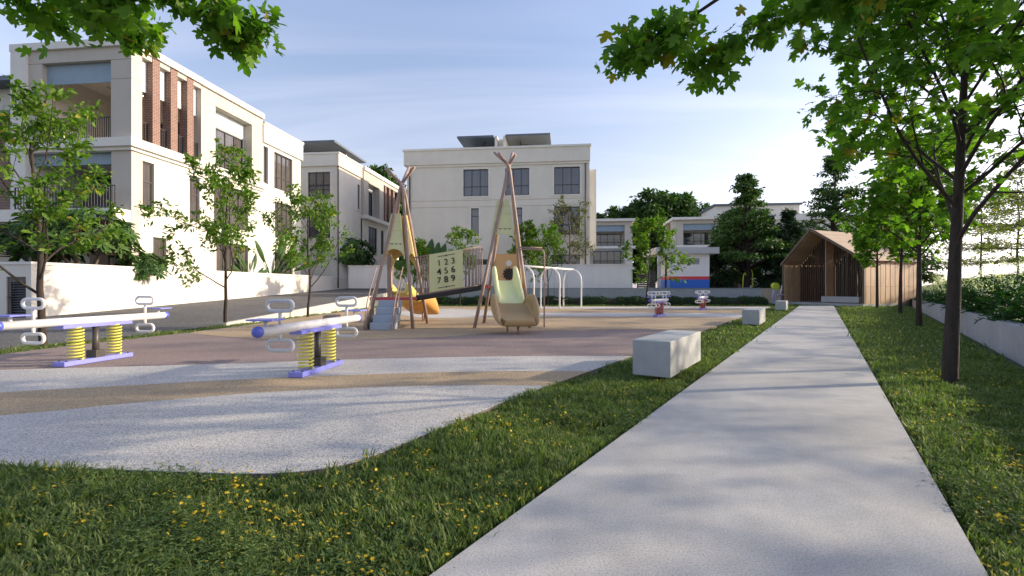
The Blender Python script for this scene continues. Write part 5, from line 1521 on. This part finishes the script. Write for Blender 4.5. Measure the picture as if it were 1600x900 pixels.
# large background trees: limbs and clumped crowns
def big_tree(loc, seed, label, H, Rr, mat, group, tpl=CARD, leaf=0.32, n=5200, z0=0.3, cone=False, clumps=95, name="broad_tree", flat=0.8):
    rng = np.random.default_rng(seed); tubes = []
    t = thing(name, loc, 0, label, "tree", group)
    tr = [np.array([0.12*math.sin(i*1.1), 0.1*math.cos(i*1.7), H*0.92*i/7 - 0.2*(i == 0)]) for i in range(8)]
    tubes.append((tr, np.linspace(0.035*H**0.9 + 0.05, 0.03, 8), 0))
    cen = []; rad = []
    for i in range(clumps):
        zz_ = z0 + (1 - z0)*rng.random()**(1.25 if cone else 0.9)
        f = (1 - (zz_ - z0)/(1 - z0))**0.85 if cone else math.sqrt(max(0.03, 1 - ((zz_ - (z0 + (1-z0)*0.42))/((1-z0)*0.60))**2))
        an = i*2.4 + rng.random(); rr_ = Rr*f*(0.55 + 0.5*rng.random())
        c = np.array([rr_*math.cos(an), rr_*math.sin(an), H*zz_*0.96]); cen.append(c); rad.append(Rr*(0.15 + 0.15*rng.random())*(0.6 + 0.4*f))
        st = np.array([0, 0, max(H*z0*0.6, c[2] - rr_*0.5)])
        mid = (st + c)/2 + np.array([0, 0, 0.08*rr_])
        tubes.append(([st, mid, c], np.array([0.016*H**0.8, 0.010*H**0.8, 0.012]), 2))
    cen = np.array(cen); rad = np.array(rad)
    ix = rng.integers(0, clumps, n)
    dv = rng.normal(size=(n, 3)); dv /= np.linalg.norm(dv, axis=1, keepdims=True)
    rr_ = rad[ix][:, None]*(rng.random((n, 1))**0.4)
    pos = cen[ix] + dv*rr_*np.array([1.2 + (0.8 - flat)*0.5, 1.2 + (0.8 - flat)*0.5, flat])
    nr = dv*0.55 + rng.normal(size=(n, 3))*0.5 + np.array([0, 0, 0.5])
    hd = dv*0.8 + rng.normal(size=(n, 3))*0.6 + np.array([0, 0, -0.5 if cone else -0.2])
    tubes_mesh(tubes, "trunk", M['bark'], t, (8, 5, 4, 3, 3))
    tint = (rng.random(n)*0.6 + rng.random(clumps)[ix]*0.35).clip(0, 0.92); tint[rng.random(n) < 0.02] = 0.99
    leaf_mesh("crown", pos, nr, hd, leaf*(0.7 + 0.6*rng.random(n)), tint, tpl, M[mat], t)
    return t
G1 = "tall dark trees left of the pavilion"
big_tree((21.8, 45.0, 1.1), 61, "tall dark spreading tree with visible trunk right of the red and blue guardhouse", 11.0, 3.3, 'dark_leaf', G1, OVATE, 0.32, 9500, 0.26, True, 85, flat=0.33)
big_tree((19.6, 46.5, 1.1), 62, "low dark fir beside the guardhouse wall, under the tall spreading tree", 4.6, 2.0, 'fir_leaf', G1, SLIM, 0.4, 5000, 0.03, True, 40, "fir_tree")
big_tree((25.2, 44.0, 0.4), 63, "dense dark fir directly left of the timber pavilion", 8.0, 2.6, 'fir_leaf', G1, SLIM, 0.45, 11000, 0.02, True, 70, "fir_tree")
big_tree((23.9, 50.0, 0.6), 64, "broad dark tree behind the dense fir, left of the pavilion roof", 9.2, 3.0, 'dark_leaf', G1, OVATE, 0.36, 8000, 0.12)
big_tree((33.0, 49.5, 0.4), 65, "tallest dark airy tree rising behind the pavilion ridge", 14.8, 4.2, 'dark_leaf', G1, OVATE, 0.33, 9500, 0.16, True, 80, flat=0.32)
big_tree((38.5, 49.0, 0.4), 66, "dark tree behind the pavilion, right of the tallest one", 12.0, 4.0, 'dark_leaf', G1, OVATE, 0.34, 8000, 0.14, True, 70, flat=0.35)
big_tree((30.0, 47.0, 0.4), 67, "low bushy tree showing over the pavilion's left roof edge", 6.5, 2.9, 'dark_leaf', G1, OVATE, 0.34, 7000, 0.05)
G2 = "far trees behind the villas"
FT = [(17.5, 108, 17, 6.5), (25.5, 112, 19, 6.5), (31.5, 108, 22, 7.0), (38.0, 110, 21.5, 6.5), (44.0, 114, 20, 6.0), (51, 104, 19, 6), (-26.5, 98, 25, 5.5), (-22.0, 90, 19, 5)]
FL_ = ["far dark tree just right of the middle villa's wall", "far dark tree showing over the balcony villa's roof", "far dark rounded tree left of centre between the two far villas", "far dark tall tree between the two far villas",
       "far dark tree at the left edge of the guardhouse villa's roof", "far tree peeping over the guardhouse villa's roof", "far airy tree showing over the brick piers behind the steps tower", "far tree low in the gap left of the middle villa"]
f0 = big_tree((FT[0][0], FT[0][1], 1.0), 71, FL_[0], 18, 6.0, 'dark_leaf', G2, OVATE, 0.95, 7000, 0.10, False, 120)
f1 = big_tree((FT[1][0], FT[1][1], 1.0), 72, FL_[1], 18, 6.0, 'dark_leaf', G2, OVATE, 0.95, 7000, 0.10, False, 120)
for o, (x, y, h, r_) in zip((f0, f1), FT[:2]): o.scale = (r_/6, r_/6, h/18)
for i, (x, y, h, r_) in enumerate(FT[2:]):
    c = copy_tree(f0 if i % 2 else f1); c.location = (x, y, 1.0); c.rotation_euler = (0, 0, 1.3*i + 0.6); c.scale = (r_/6, r_/6, h/18); c["label"] = FL_[i + 2]

# frangipani bushes, fan palms
def frangipani(loc, rz, seed, label, H, nros, leaf=0.42, group=None, Rr=1.7):
    """thick forking branches that end in rosettes of long leaves, over a rounded dome"""
    rng = np.random.default_rng(seed); tubes = []
    t = thing("frangipani", loc, rz, label, "frangipani", group)
    P_, N_, H_, T_ = [], [], [], []; FP, FN, FH = [], [], []
    mains = []
    for j in range(5):
        an = j*2.4; top = np.array([0.35*Rr*math.cos(an), 0.35*Rr*math.sin(an), H*0.45 + 0.2*rng.random()]); mains.append(top)
        tubes.append(([np.array([0.1*math.cos(an), 0.1*math.sin(an), -0.05]), top*np.array([0.5, 0.5, 0.5]) + np.array([0.05, 0, 0]), top], np.array([0.09, 0.07, 0.05]), 0))
    for i in range(nros):
        u = -0.25 + 1.2*((i + rng.random())/nros); an = i*2.4 + rng.random()*0.5
        f = math.sqrt(max(0.0, 1 - min(1, abs(u))**2)); k = 0.72 + 0.36*rng.random()
        c = np.array([Rr*f*k*math.cos(an), Rr*f*k*math.sin(an), H*0.55 + u*k*(H*0.45)])
        m = min(mains, key=lambda q: np.linalg.norm(q - c))
        tubes.append(([m, (m + c)/2 + np.array([0, 0, -0.08]), c], np.array([0.04, 0.03, 0.022]), 1))
        out = norm(np.array([c[0], c[1], (c[2] - H*0.45) + 0.35*Rr])); tone = 0.15 + 0.6*rng.random()
        a1 = norm(np.cross(out, [0.2, 0.5, 0.84])); a2 = np.cross(out, a1)
        for q in range(18):
            a = q*2.4; e = 0.1 + 1.05*rng.random()
            h = out*math.sin(e) + (a1*math.cos(a) + a2*math.sin(a))*math.cos(e)
            P_.append(c + out*0.01*q); H_.append(h); N_.append(out - h*0.2 + rng.normal(size=3)*0.15); T_.append(tone + 0.25*(rng.random() - 0.5))
        if rng.random() < 0.2:
            for q in range(14): a = q*2.4; FP.append(c + out*0.25 + rng.normal(size=3)*0.06); FH.append([math.cos(a), math.sin(a), 0.3]); FN.append([0, 0, 1])
    tubes_mesh(tubes, "trunk", M['bark_tan'], t, (8, 6, 5))
    m = len(P_); leaf_mesh("crown", P_, N_, H_, leaf*(0.75 + 0.5*rng.random(m)), np.clip(T_, 0.02, 0.92), SLIM_BROAD, M['broad_leaf'], t)
    if FP: leaf_mesh("blossoms", FP, FN, FH, np.full(len(FP), 0.10), rng.random(len(FP))*0.9, OVATE, M['white_petal'], t)
    return t
SLIM_BROAD = ([(0,0,0),(0.13,0.35,0.03),(0.15,0.65,0.03),(0,1,-0.10),(-0.15,0.65,0.03),(-0.13,0.35,0.03)], [(0,1,2,3),(0,3,4,5)])
GF = "frangipanis behind the garden walls"
frangipani((-18.35, 20.6, 1.12), 0.3, 81, "large frangipani with white blossoms behind the cream wall at the left villa's corner", 3.3, 64, 0.42, GF, 2.0)
frangipani((-20.3, 20.8, 1.12), 1.9, 82, "frangipani behind the left slim tree near the villa balcony", 2.9, 46, 0.42, GF, 1.6)
frangipani((-15.0, 43.4, 1.12), 0.8, 83, "round frangipani with white blossoms at the right end of the cream boundary wall", 4.6, 60, 0.6, GF, 2.3)
frangipani((-17.3, 22.6, 0.9), 2.6, 85, "low frangipani leaning over the cream wall under the villa's side windows", 1.7, 26, 0.40, GF, 0.95)

def fan_palm(loc, rz, seed, label, n, L, spread=70, group="fan palms by the villas", broad=1.0):
    rng = np.random.default_rng(seed)
    t = thing("fan_palm", loc, rz, label, "palm", group)
    stem = MB().tube([(0, 0, -0.1), (0, 0, 0.25*L)], [0.14, 0.10], 10).build("stem", M['bark_tan'], t)
    # paddle leaf with a stalk: one shared mesh
    mb = MB(); k = 9; vs = []; fs = []
    for i in range(k):
        f = i/(k - 1); z = 0.42 + 0.58*f; w = 0.05*math.sin(math.pi*min(0.98, f*0.93 + 0.05))**0.7; bow = 0.16*f*f
        vs += [(-w, bow + 0.03, z), (0, bow, z), (w, bow + 0.03, z)]
    for i in range(k - 1):
        a = 3*i
        fs += [(a, a+1, a+4, a+3), (a+1, a+2, a+5, a+4)]
    mb.add(vs, fs, 0, True); mb.tube([(0, 0, 0), (0, 0.0, 0.3), (0, 0.012, 0.45)], [0.018, 0.012, 0.008], 6)
    base = None
    for i in range(n):
        a = R(-spread + 2*spread*i/(n - 1) + rng.normal()*4)
        if base is None:
            base = mb.build("leaf", M['broad_leaf'], t); o = base
            at = base.data.attributes.new("tint", 'FLOAT', 'POINT'); at.data.foreach_set("value", np.linspace(0.2, 0.7, len(base.data.vertices)).astype(np.float32))
        else: o = share(base, "leaf", t)
        s = L*(0.85 + 0.25*rng.random())
        o.location = (0.25*L*0.12*math.sin(a), 0.06*rng.normal(), 0.2*L); o.scale = (s*broad, s, s); o.rotation_euler = (rng.normal()*0.14, a, rng.normal()*0.3)
    return t
fan_palm((-6.7, 38.9, 1.12), 0.1, 91, "dark fan palm behind the number bridge against the middle villa", 11, 3.3, 62, broad=2.0)
fan_palm((-16.5, 33.2, 1.1), 0.6, 92, "fan palm behind the cream wall between the two left villas", 18, 3.2)
fan_palm((-16.6, 30.6, 1.1), 1.4, 93, "smaller fan palm behind the cream wall, left of the other palm", 12, 2.0)

# hedge under the retaining wall
rng = np.random.default_rng(101)
HG = thing("hedge", (5, 33.9, -0.09), 0, "long low dark hedge under the blue-grey retaining wall", "hedge")
n = 26000
ang = rng.random(n)*math.pi; xx = (rng.random(n) - 0.5)*25.6
bumpy = 1 + 0.10*np.sin(xx*2.3) + 0.08*np.sin(xx*5.1 + 1) + rng.normal(size=n)*0.06
pos = np.stack([xx, -0.43*np.cos(ang)*bumpy, 0.56*np.sin(ang)*bumpy], 1)
nr = np.stack([rng.normal(size=n)*0.5, -np.cos(ang) + rng.normal(size=n)*0.4, np.sin(ang) + rng.normal(size=n)*0.4], 1)
leaf_mesh("foliage", pos, nr, rng.normal(size=(n, 3)) + np.array([0, 0, 0.4]), 0.10*(0.7 + 0.6*rng.random(n)), rng.random(n), OVATE, M['hedge'], HG)
mb = MB(); pts = [(-0.36, 0.0), (-0.34, 0.32), (-0.18, 0.48), (0.18, 0.48), (0.34, 0.32), (0.36, 0)]
mb.add([(-12.8, y, z) for y, z in pts] + [(12.8, y, z) for y, z in pts], [(i, i+1, i+7, i+6) for i in range(5)] + [tuple(range(6)), tuple(range(11, 5, -1))])
mb.build("branches", M['bark'], HG)

# ------------------------------------------------------------------ plants behind the planter wall
def clump_mesh(name, seed, n, L, mat, tpl, tilt=(0.3, 1.2), leaflets=9, lsize=0.12):
    """arching fronds with leaflets"""
    rng = np.random.default_rng(seed); P_, N_, H_, S_ = [], [], [], []
    for i in range(n):
        an = i*2.4 + rng.random(); e = tilt[0] + (tilt[1] - tilt[0])*rng.random(); l = L*(0.6 + 0.55*rng.random())
        d = np.array([math.cos(an)*math.cos(e), math.sin(an)*math.cos(e), math.sin(e)]); s = np.array([-math.sin(an), math.cos(an), 0])
        for k in range(leaflets):
            t = (k + 0.6)/leaflets; p = d*l*t + np.array([0, 0, -0.55*l*t*t*math.cos(e)])
            for sg in (-1, 1):
                P_.append(p); H_.append(d*0.6 + s*sg*0.9 + np.array([0, 0, -0.15])); N_.append(np.array([0, 0, 1.0]) + rng.normal(size=3)*0.3 - d*0.3); S_.append(lsize*(1.15 - 0.6*t)*(0.8 + 0.4*rng.random()))
    m = len(P_)
    return leaf_mesh(name, P_, N_, H_, S_, (rng.random(m)*0.9), tpl, M[mat])
ferns = []
for k in range(4):
    o = clump_mesh("fronds", 110 + k, 26, 0.85, 'fern', SLIM, (0.35, 1.35), 12, 0.24); COL.objects.unlink(o); ferns.append(o.data)
sprays = []
for k in range(2):
    rng = np.random.default_rng(130 + k); P_, N_, H_ = [], [], []
    for i in range(9):
        an = i*2.4; d = norm(np.array([math.cos(an)*0.35, math.sin(an)*0.35, 1.0])); l = 0.75 + 0.35*rng.random()
        for q in range(26):
            t = 0.45 + 0.55*q/26; P_.append(d*l*t + np.array([0.10*t*t*math.cos(an), 0.1*t*t*math.sin(an), 0]) + rng.normal(size=3)*0.015); H_.append(rng.normal(size=3) + d); N_.append(rng.normal(size=3))
    o = leaf_mesh("flower_spikes", P_, N_, H_, np.full(len(P_), 0.055), np.random.default_rng(3).random(len(P_))*0.9, SLIM, M['white_petal']); COL.objects.unlink(o); sprays.append(o.data)
rng = np.random.default_rng(140)
for i in range(64):
    s = 1.0 + 27.5*(i//2)/32 + rng.normal()*0.25; d = (0.55 if i % 2 else 1.35) + rng.normal()*0.12
    p = bank(s, d); sc = (0.95 if i % 2 else 1.2)*(0.85 + 0.35*rng.random())
    fl = (i % 3 == 1) or s > 23
    t = thing("fern_plant", p, rng.random()*6.28, "lush green plant with white flower spikes in the planter right of the maples" if fl else "lush green ferny plant behind the grey planter wall", "plant", "white-flowered plants in the planter" if fl else "ferny plants in the planter")
    o = bpy.data.objects.new("fronds", ferns[i % 4]); COL.objects.link(o); o.parent = t; o.scale = (sc, sc, sc)
    if fl:
        o = bpy.data.objects.new("flower_spikes", sprays[i % 2]); COL.objects.link(o); o.parent = t; o.scale = (sc, sc, sc*1.1); o["kind"] = "stuff"
# ground cover over the bank
n = 60000
s_ = -12 + 72*rng.random(n)**1.2; d_ = 1.7 + 6.5*rng.random(n)
pos = np.array([bank(a, b) for a, b in zip(s_, d_)]) + rng.normal(size=(n, 3))*np.array([0.05, 0.05, 0.07]) + np.array([0, 0, 0.10])
tag(leaf_mesh("ground_cover", pos, rng.normal(size=(n, 3))*0.5 + np.array([0, 0, 1]), rng.normal(size=(n, 3)) + np.array([0, 0, 0.5]), 0.13*(0.7 + 0.7*rng.random(n)), rng.random(n), OVATE, M['cover']), "yellow-green ground cover spreading up the planted bank", "ground cover", kind="stuff")

# ------------------------------------------------------------------ lawn: instanced tufts on points
def tuft_mesh(name, seed, n, h, spread, mat, w=0.0042):
    rng = np.random.default_rng(seed); mb = MB(); tints = []
    for i in range(n):
        an = rng.random()*6.28; x, y = rng.normal(size=2)*spread; hh = h*(0.55 + 0.7*rng.random()); lean = (0.18 + 0.5*rng.random())*hh
        dx, dy = math.cos(an), math.sin(an); sx, sy = -dy*w*(0.8 + 0.5*rng.random()), dx*w
        pts = [(0, 0, 1), (0.30, 0.48, 0.9), (0.72, 0.84, 0.6), (1.15, 1.0, 0.0)]
        vs = []
        for l, z, ww in pts[:-1]:
            vs += [(x + dx*lean*l - sx*ww, y + dy*lean*l - sy*ww, hh*z), (x + dx*lean*l + sx*ww, y + dy*lean*l + sy*ww, hh*z)]
        vs.append((x + dx*lean*1.15, y + dy*lean*1.15, hh*0.99))
        mb.add(vs, [(0, 1, 3, 2), (2, 3, 5, 4), (4, 5, 6)]); tints += [float(rng.random())]*7
    me = bpy.data.meshes.new(name); me.from_pydata(mb.v, [], mb.f); me.materials.append(M[mat])
    at = me.attributes.new("tint", 'FLOAT', 'POINT'); at.data.foreach_set("value", np.array(tints, np.float32))
    return bpy.data.objects.new(name, me)
def weed_mesh(name, seed, n, mat, flowers=0):
    rng = np.random.default_rng(seed); P_, N_, H_, S_ = [], [], [], []
    for i in range(n):
        an = i*2.4; r_ = 0.02 + 0.07*rng.random(); z = 0.02 + 0.075*rng.random()
        c = np.array([r_*math.cos(an), r_*math.sin(an), z])
        for k in range(3):
            a = an + 2.1*k; P_.append(c); H_.append([math.cos(a), math.sin(a), 0.25]); N_.append(np.array([0, 0, 1.0]) + rng.normal(size=3)*0.3); S_.append(0.0145*(0.7 + 0.6*rng.random()))
    o = leaf_mesh(name, P_, N_, H_, S_, rng.random(len(P_)), OVATE, M[mat]); COL.objects.unlink(o)
    return o
def flower_mesh(name, seed, n, mat):
    rng = np.random.default_rng(seed); P_, N_, H_, S_ = [], [], [], []
    for i in range(n):
        c = np.array([*(rng.normal(size=2)*0.05), 0.055 + 0.055*rng.random()])
        up = np.array([0, 0, 1.0]) + rng.normal(size=3)*0.35
        for k in range(6):
            a = 2*math.pi*k/6; P_.append(c); H_.append([math.cos(a), math.sin(a), 0.15]); N_.append(up); S_.append(0.0095*(0.8 + 0.4*rng.random()))
    o = leaf_mesh(name, P_, N_, H_, S_, rng.random(len(P_)), OVATE, M[mat]); COL.objects.unlink(o)
    return o

def in_poly(x, y, poly):
    c = np.zeros(len(x), bool); k = len(poly)
    for i in range(k):
        (x0, y0), (x1, y1) = poly[i][:2], poly[(i+1) % k][:2]
        if y0 == y1: continue
        c ^= ((y0 > y) != (y1 > y)) & (x < (x1 - x0)*(y - y0)/(y1 - y0) + x0)
    return c
pv_poly = [tuple((PA + PD*a + PB*b)[:2]) for a, b in ((-0.1, -0.35), (PWD + 0.1, -0.35), (PWD + 0.1, PL), (-0.1, PL))]
def on_lawn(x, y, m=0.0):
    q = (x - pl0.x)*Q.x + (y - pl0.y)*Q.y; wq = (pr0 - pl0).dot(Q)
    ok = ~((q > -m) & (q < wq + m) & ((x*P.x + y*P.y) < 37.5))
    ok &= ~in_poly(x, y, outline)
    ok &= (x - W0.x)*WN.x + (y - W0.y)*WN.y < -0.22
    ok &= x > np.interp(y, ey, ex) + 0.10
    ok &= ~((y > 33.6) & (x < 19.0)) & (y < 43)
    ok &= ~in_poly(x, y, pv_poly)
    return ok
rng = np.random.default_rng(150)
def sample(n, y0, y1):
    """points whose number falls with distance, inside a cone a little wider than the view"""
    y = y0*(y1/y0)**rng.random(n)
    x = (rng.random(n)*2 - 1)*(1.22*y + 0.8)
    k = on_lawn(x, y, 0.06)
    return x[k], y[k]
def patch(x, y, f, ph): return np.sin(x*f + ph)*np.cos(y*f*1.3 + ph*2) + 0.6*np.sin((x + y)*f*2.1 + ph*3)

def instancer(name, label, cat, srcs, x, y, z, scale, tiltv, idx):
    me = bpy.data.meshes.new(name); N = len(x)
    me.vertices.add(N); me.vertices.foreach_set("co", np.stack([x, y, z], 1).astype(np.float32).ravel())
    a = me.attributes.new("rot", 'FLOAT_VECTOR', 'POINT'); a.data.foreach_set("vector", np.stack([rng.normal(size=N)*tiltv, rng.normal(size=N)*tiltv, rng.random(N)*6.28], 1).astype(np.float32).ravel())
    a = me.attributes.new("scl", 'FLOAT', 'POINT'); a.data.foreach_set("value", scale.astype(np.float32))
    a = me.attributes.new("idx", 'INT', 'POINT'); a.data.foreach_set("value", idx.astype(np.int32))
    o = bpy.data.objects.new(name, me); COL.objects.link(o); tag(o, label, cat, kind="stuff")
    ng = bpy.data.node_groups.new(name + "_scatter", 'GeometryNodeTree')
    ng.interface.new_socket("Geometry", in_out='INPUT', socket_type='NodeSocketGeometry'); ng.interface.new_socket("Geometry", in_out='OUTPUT', socket_type='NodeSocketGeometry')
    gi = ng.nodes.new("NodeGroupInput"); go = ng.nodes.new("NodeGroupOutput"); jn = ng.nodes.new("GeometryNodeJoinGeometry")
    def attr(nm, ty):
        q = ng.nodes.new("GeometryNodeInputNamedAttribute"); q.data_type = ty; q.inputs[0].default_value = nm; return q.outputs[0]
    ar, asx, ai = attr("rot", 'FLOAT_VECTOR'), attr("scl", 'FLOAT'), attr("idx", 'INT')
    e2r = ng.nodes.new("FunctionNodeEulerToRotation"); ng.links.new(ar, e2r.inputs[0])
    for i, s in enumerate(srcs):
        oi = ng.nodes.new("GeometryNodeObjectInfo"); oi.inputs[0].default_value = s; oi.inputs["As Instance"].default_value = True
        cp = ng.nodes.new("FunctionNodeCompare"); cp.data_type = 'INT'; cp.operation = 'EQUAL'
        ng.links.new(ai, cp.inputs[2]); cp.inputs[3].default_value = i
        ip = ng.nodes.new("GeometryNodeInstanceOnPoints")
        ng.links.new(gi.outputs[0], ip.inputs["Points"]); ng.links.new(cp.outputs[0], ip.inputs["Selection"]); ng.links.new(oi.outputs["Geometry"], ip.inputs["Instance"])
        ng.links.new(e2r.outputs[0], ip.inputs["Rotation"]); ng.links.new(asx, ip.inputs["Scale"])
        ng.links.new(ip.outputs[0], jn.inputs[0])
    ng.links.new(jn.outputs[0], go.inputs[0])
    md = o.modifiers.new("scatter", 'NODES'); md.node_group = ng
    return o

tufts = [tuft_mesh("grass_tuft", 160 + k, 26, 0.056 + 0.010*k, 0.030, 'grass') for k in range(4)] + [tuft_mesh("grass_tuft", 170 + k, 26, 0.078, 0.05, 'grass', 0.0085) for k in range(2)]
x1, y1 = sample(36000, 1.5, 9.0); x2, y2 = sample(52000, 8.0, 42.0)
x, y = np.concatenate([x1, x2]), np.concatenate([y1, y2]); N = len(x)
far = np.concatenate([np.zeros(len(x1), bool), np.ones(len(x2), bool)])
sc = (0.75 + 0.5*rng.random(N))*(1 + 0.22*patch(x, y, 1.7, 0.4)).clip(0.55, 1.5)
idx = rng.integers(0, 4, N); idx[far] = 4 + rng.integers(0, 2, far.sum()); sc[far] *= 0.95
instancer("lawn_grass", "long unmown lawn grass on both sides of the path", "grass", tufts, x, y, np.full(N, LAWN_Z), sc, 0.16, idx)
weeds = [weed_mesh("clover_tuft", 180 + k, 26, 'clover') for k in range(2)]
x, y = sample(11000, 1.5, 16.0); k = patch(x, y, 1.3, 2.0) + 0.4*rng.normal(size=len(x)) > 0.35; x, y = x[k], y[k]; N = len(x)
instancer("lawn_clover", "low clover and leafy weeds growing through the lawn", "clover", weeds, x, y, np.full(N, LAWN_Z + 0.01), 0.8 + 0.6*rng.random(N), 0.1, rng.integers(0, 2, N))
flw = [flower_mesh("flower_tuft", 190 + k, 6, 'petal') for k in range(3)]
x, y = sample(9000, 1.5, 18.0); k = 0.6*patch(x, y, 2.3, 5.0) + 1.0*rng.normal(size=len(x)) > 0.85; x, y = x[k], y[k]; N = len(x)
instancer("lawn_flowers", "scattered small yellow flowers in the lawn", "wildflowers", flw, x, y, np.full(N, LAWN_Z + 0.015), 0.7 + 0.6*rng.random(N), 0.1, rng.integers(0, 3, N))
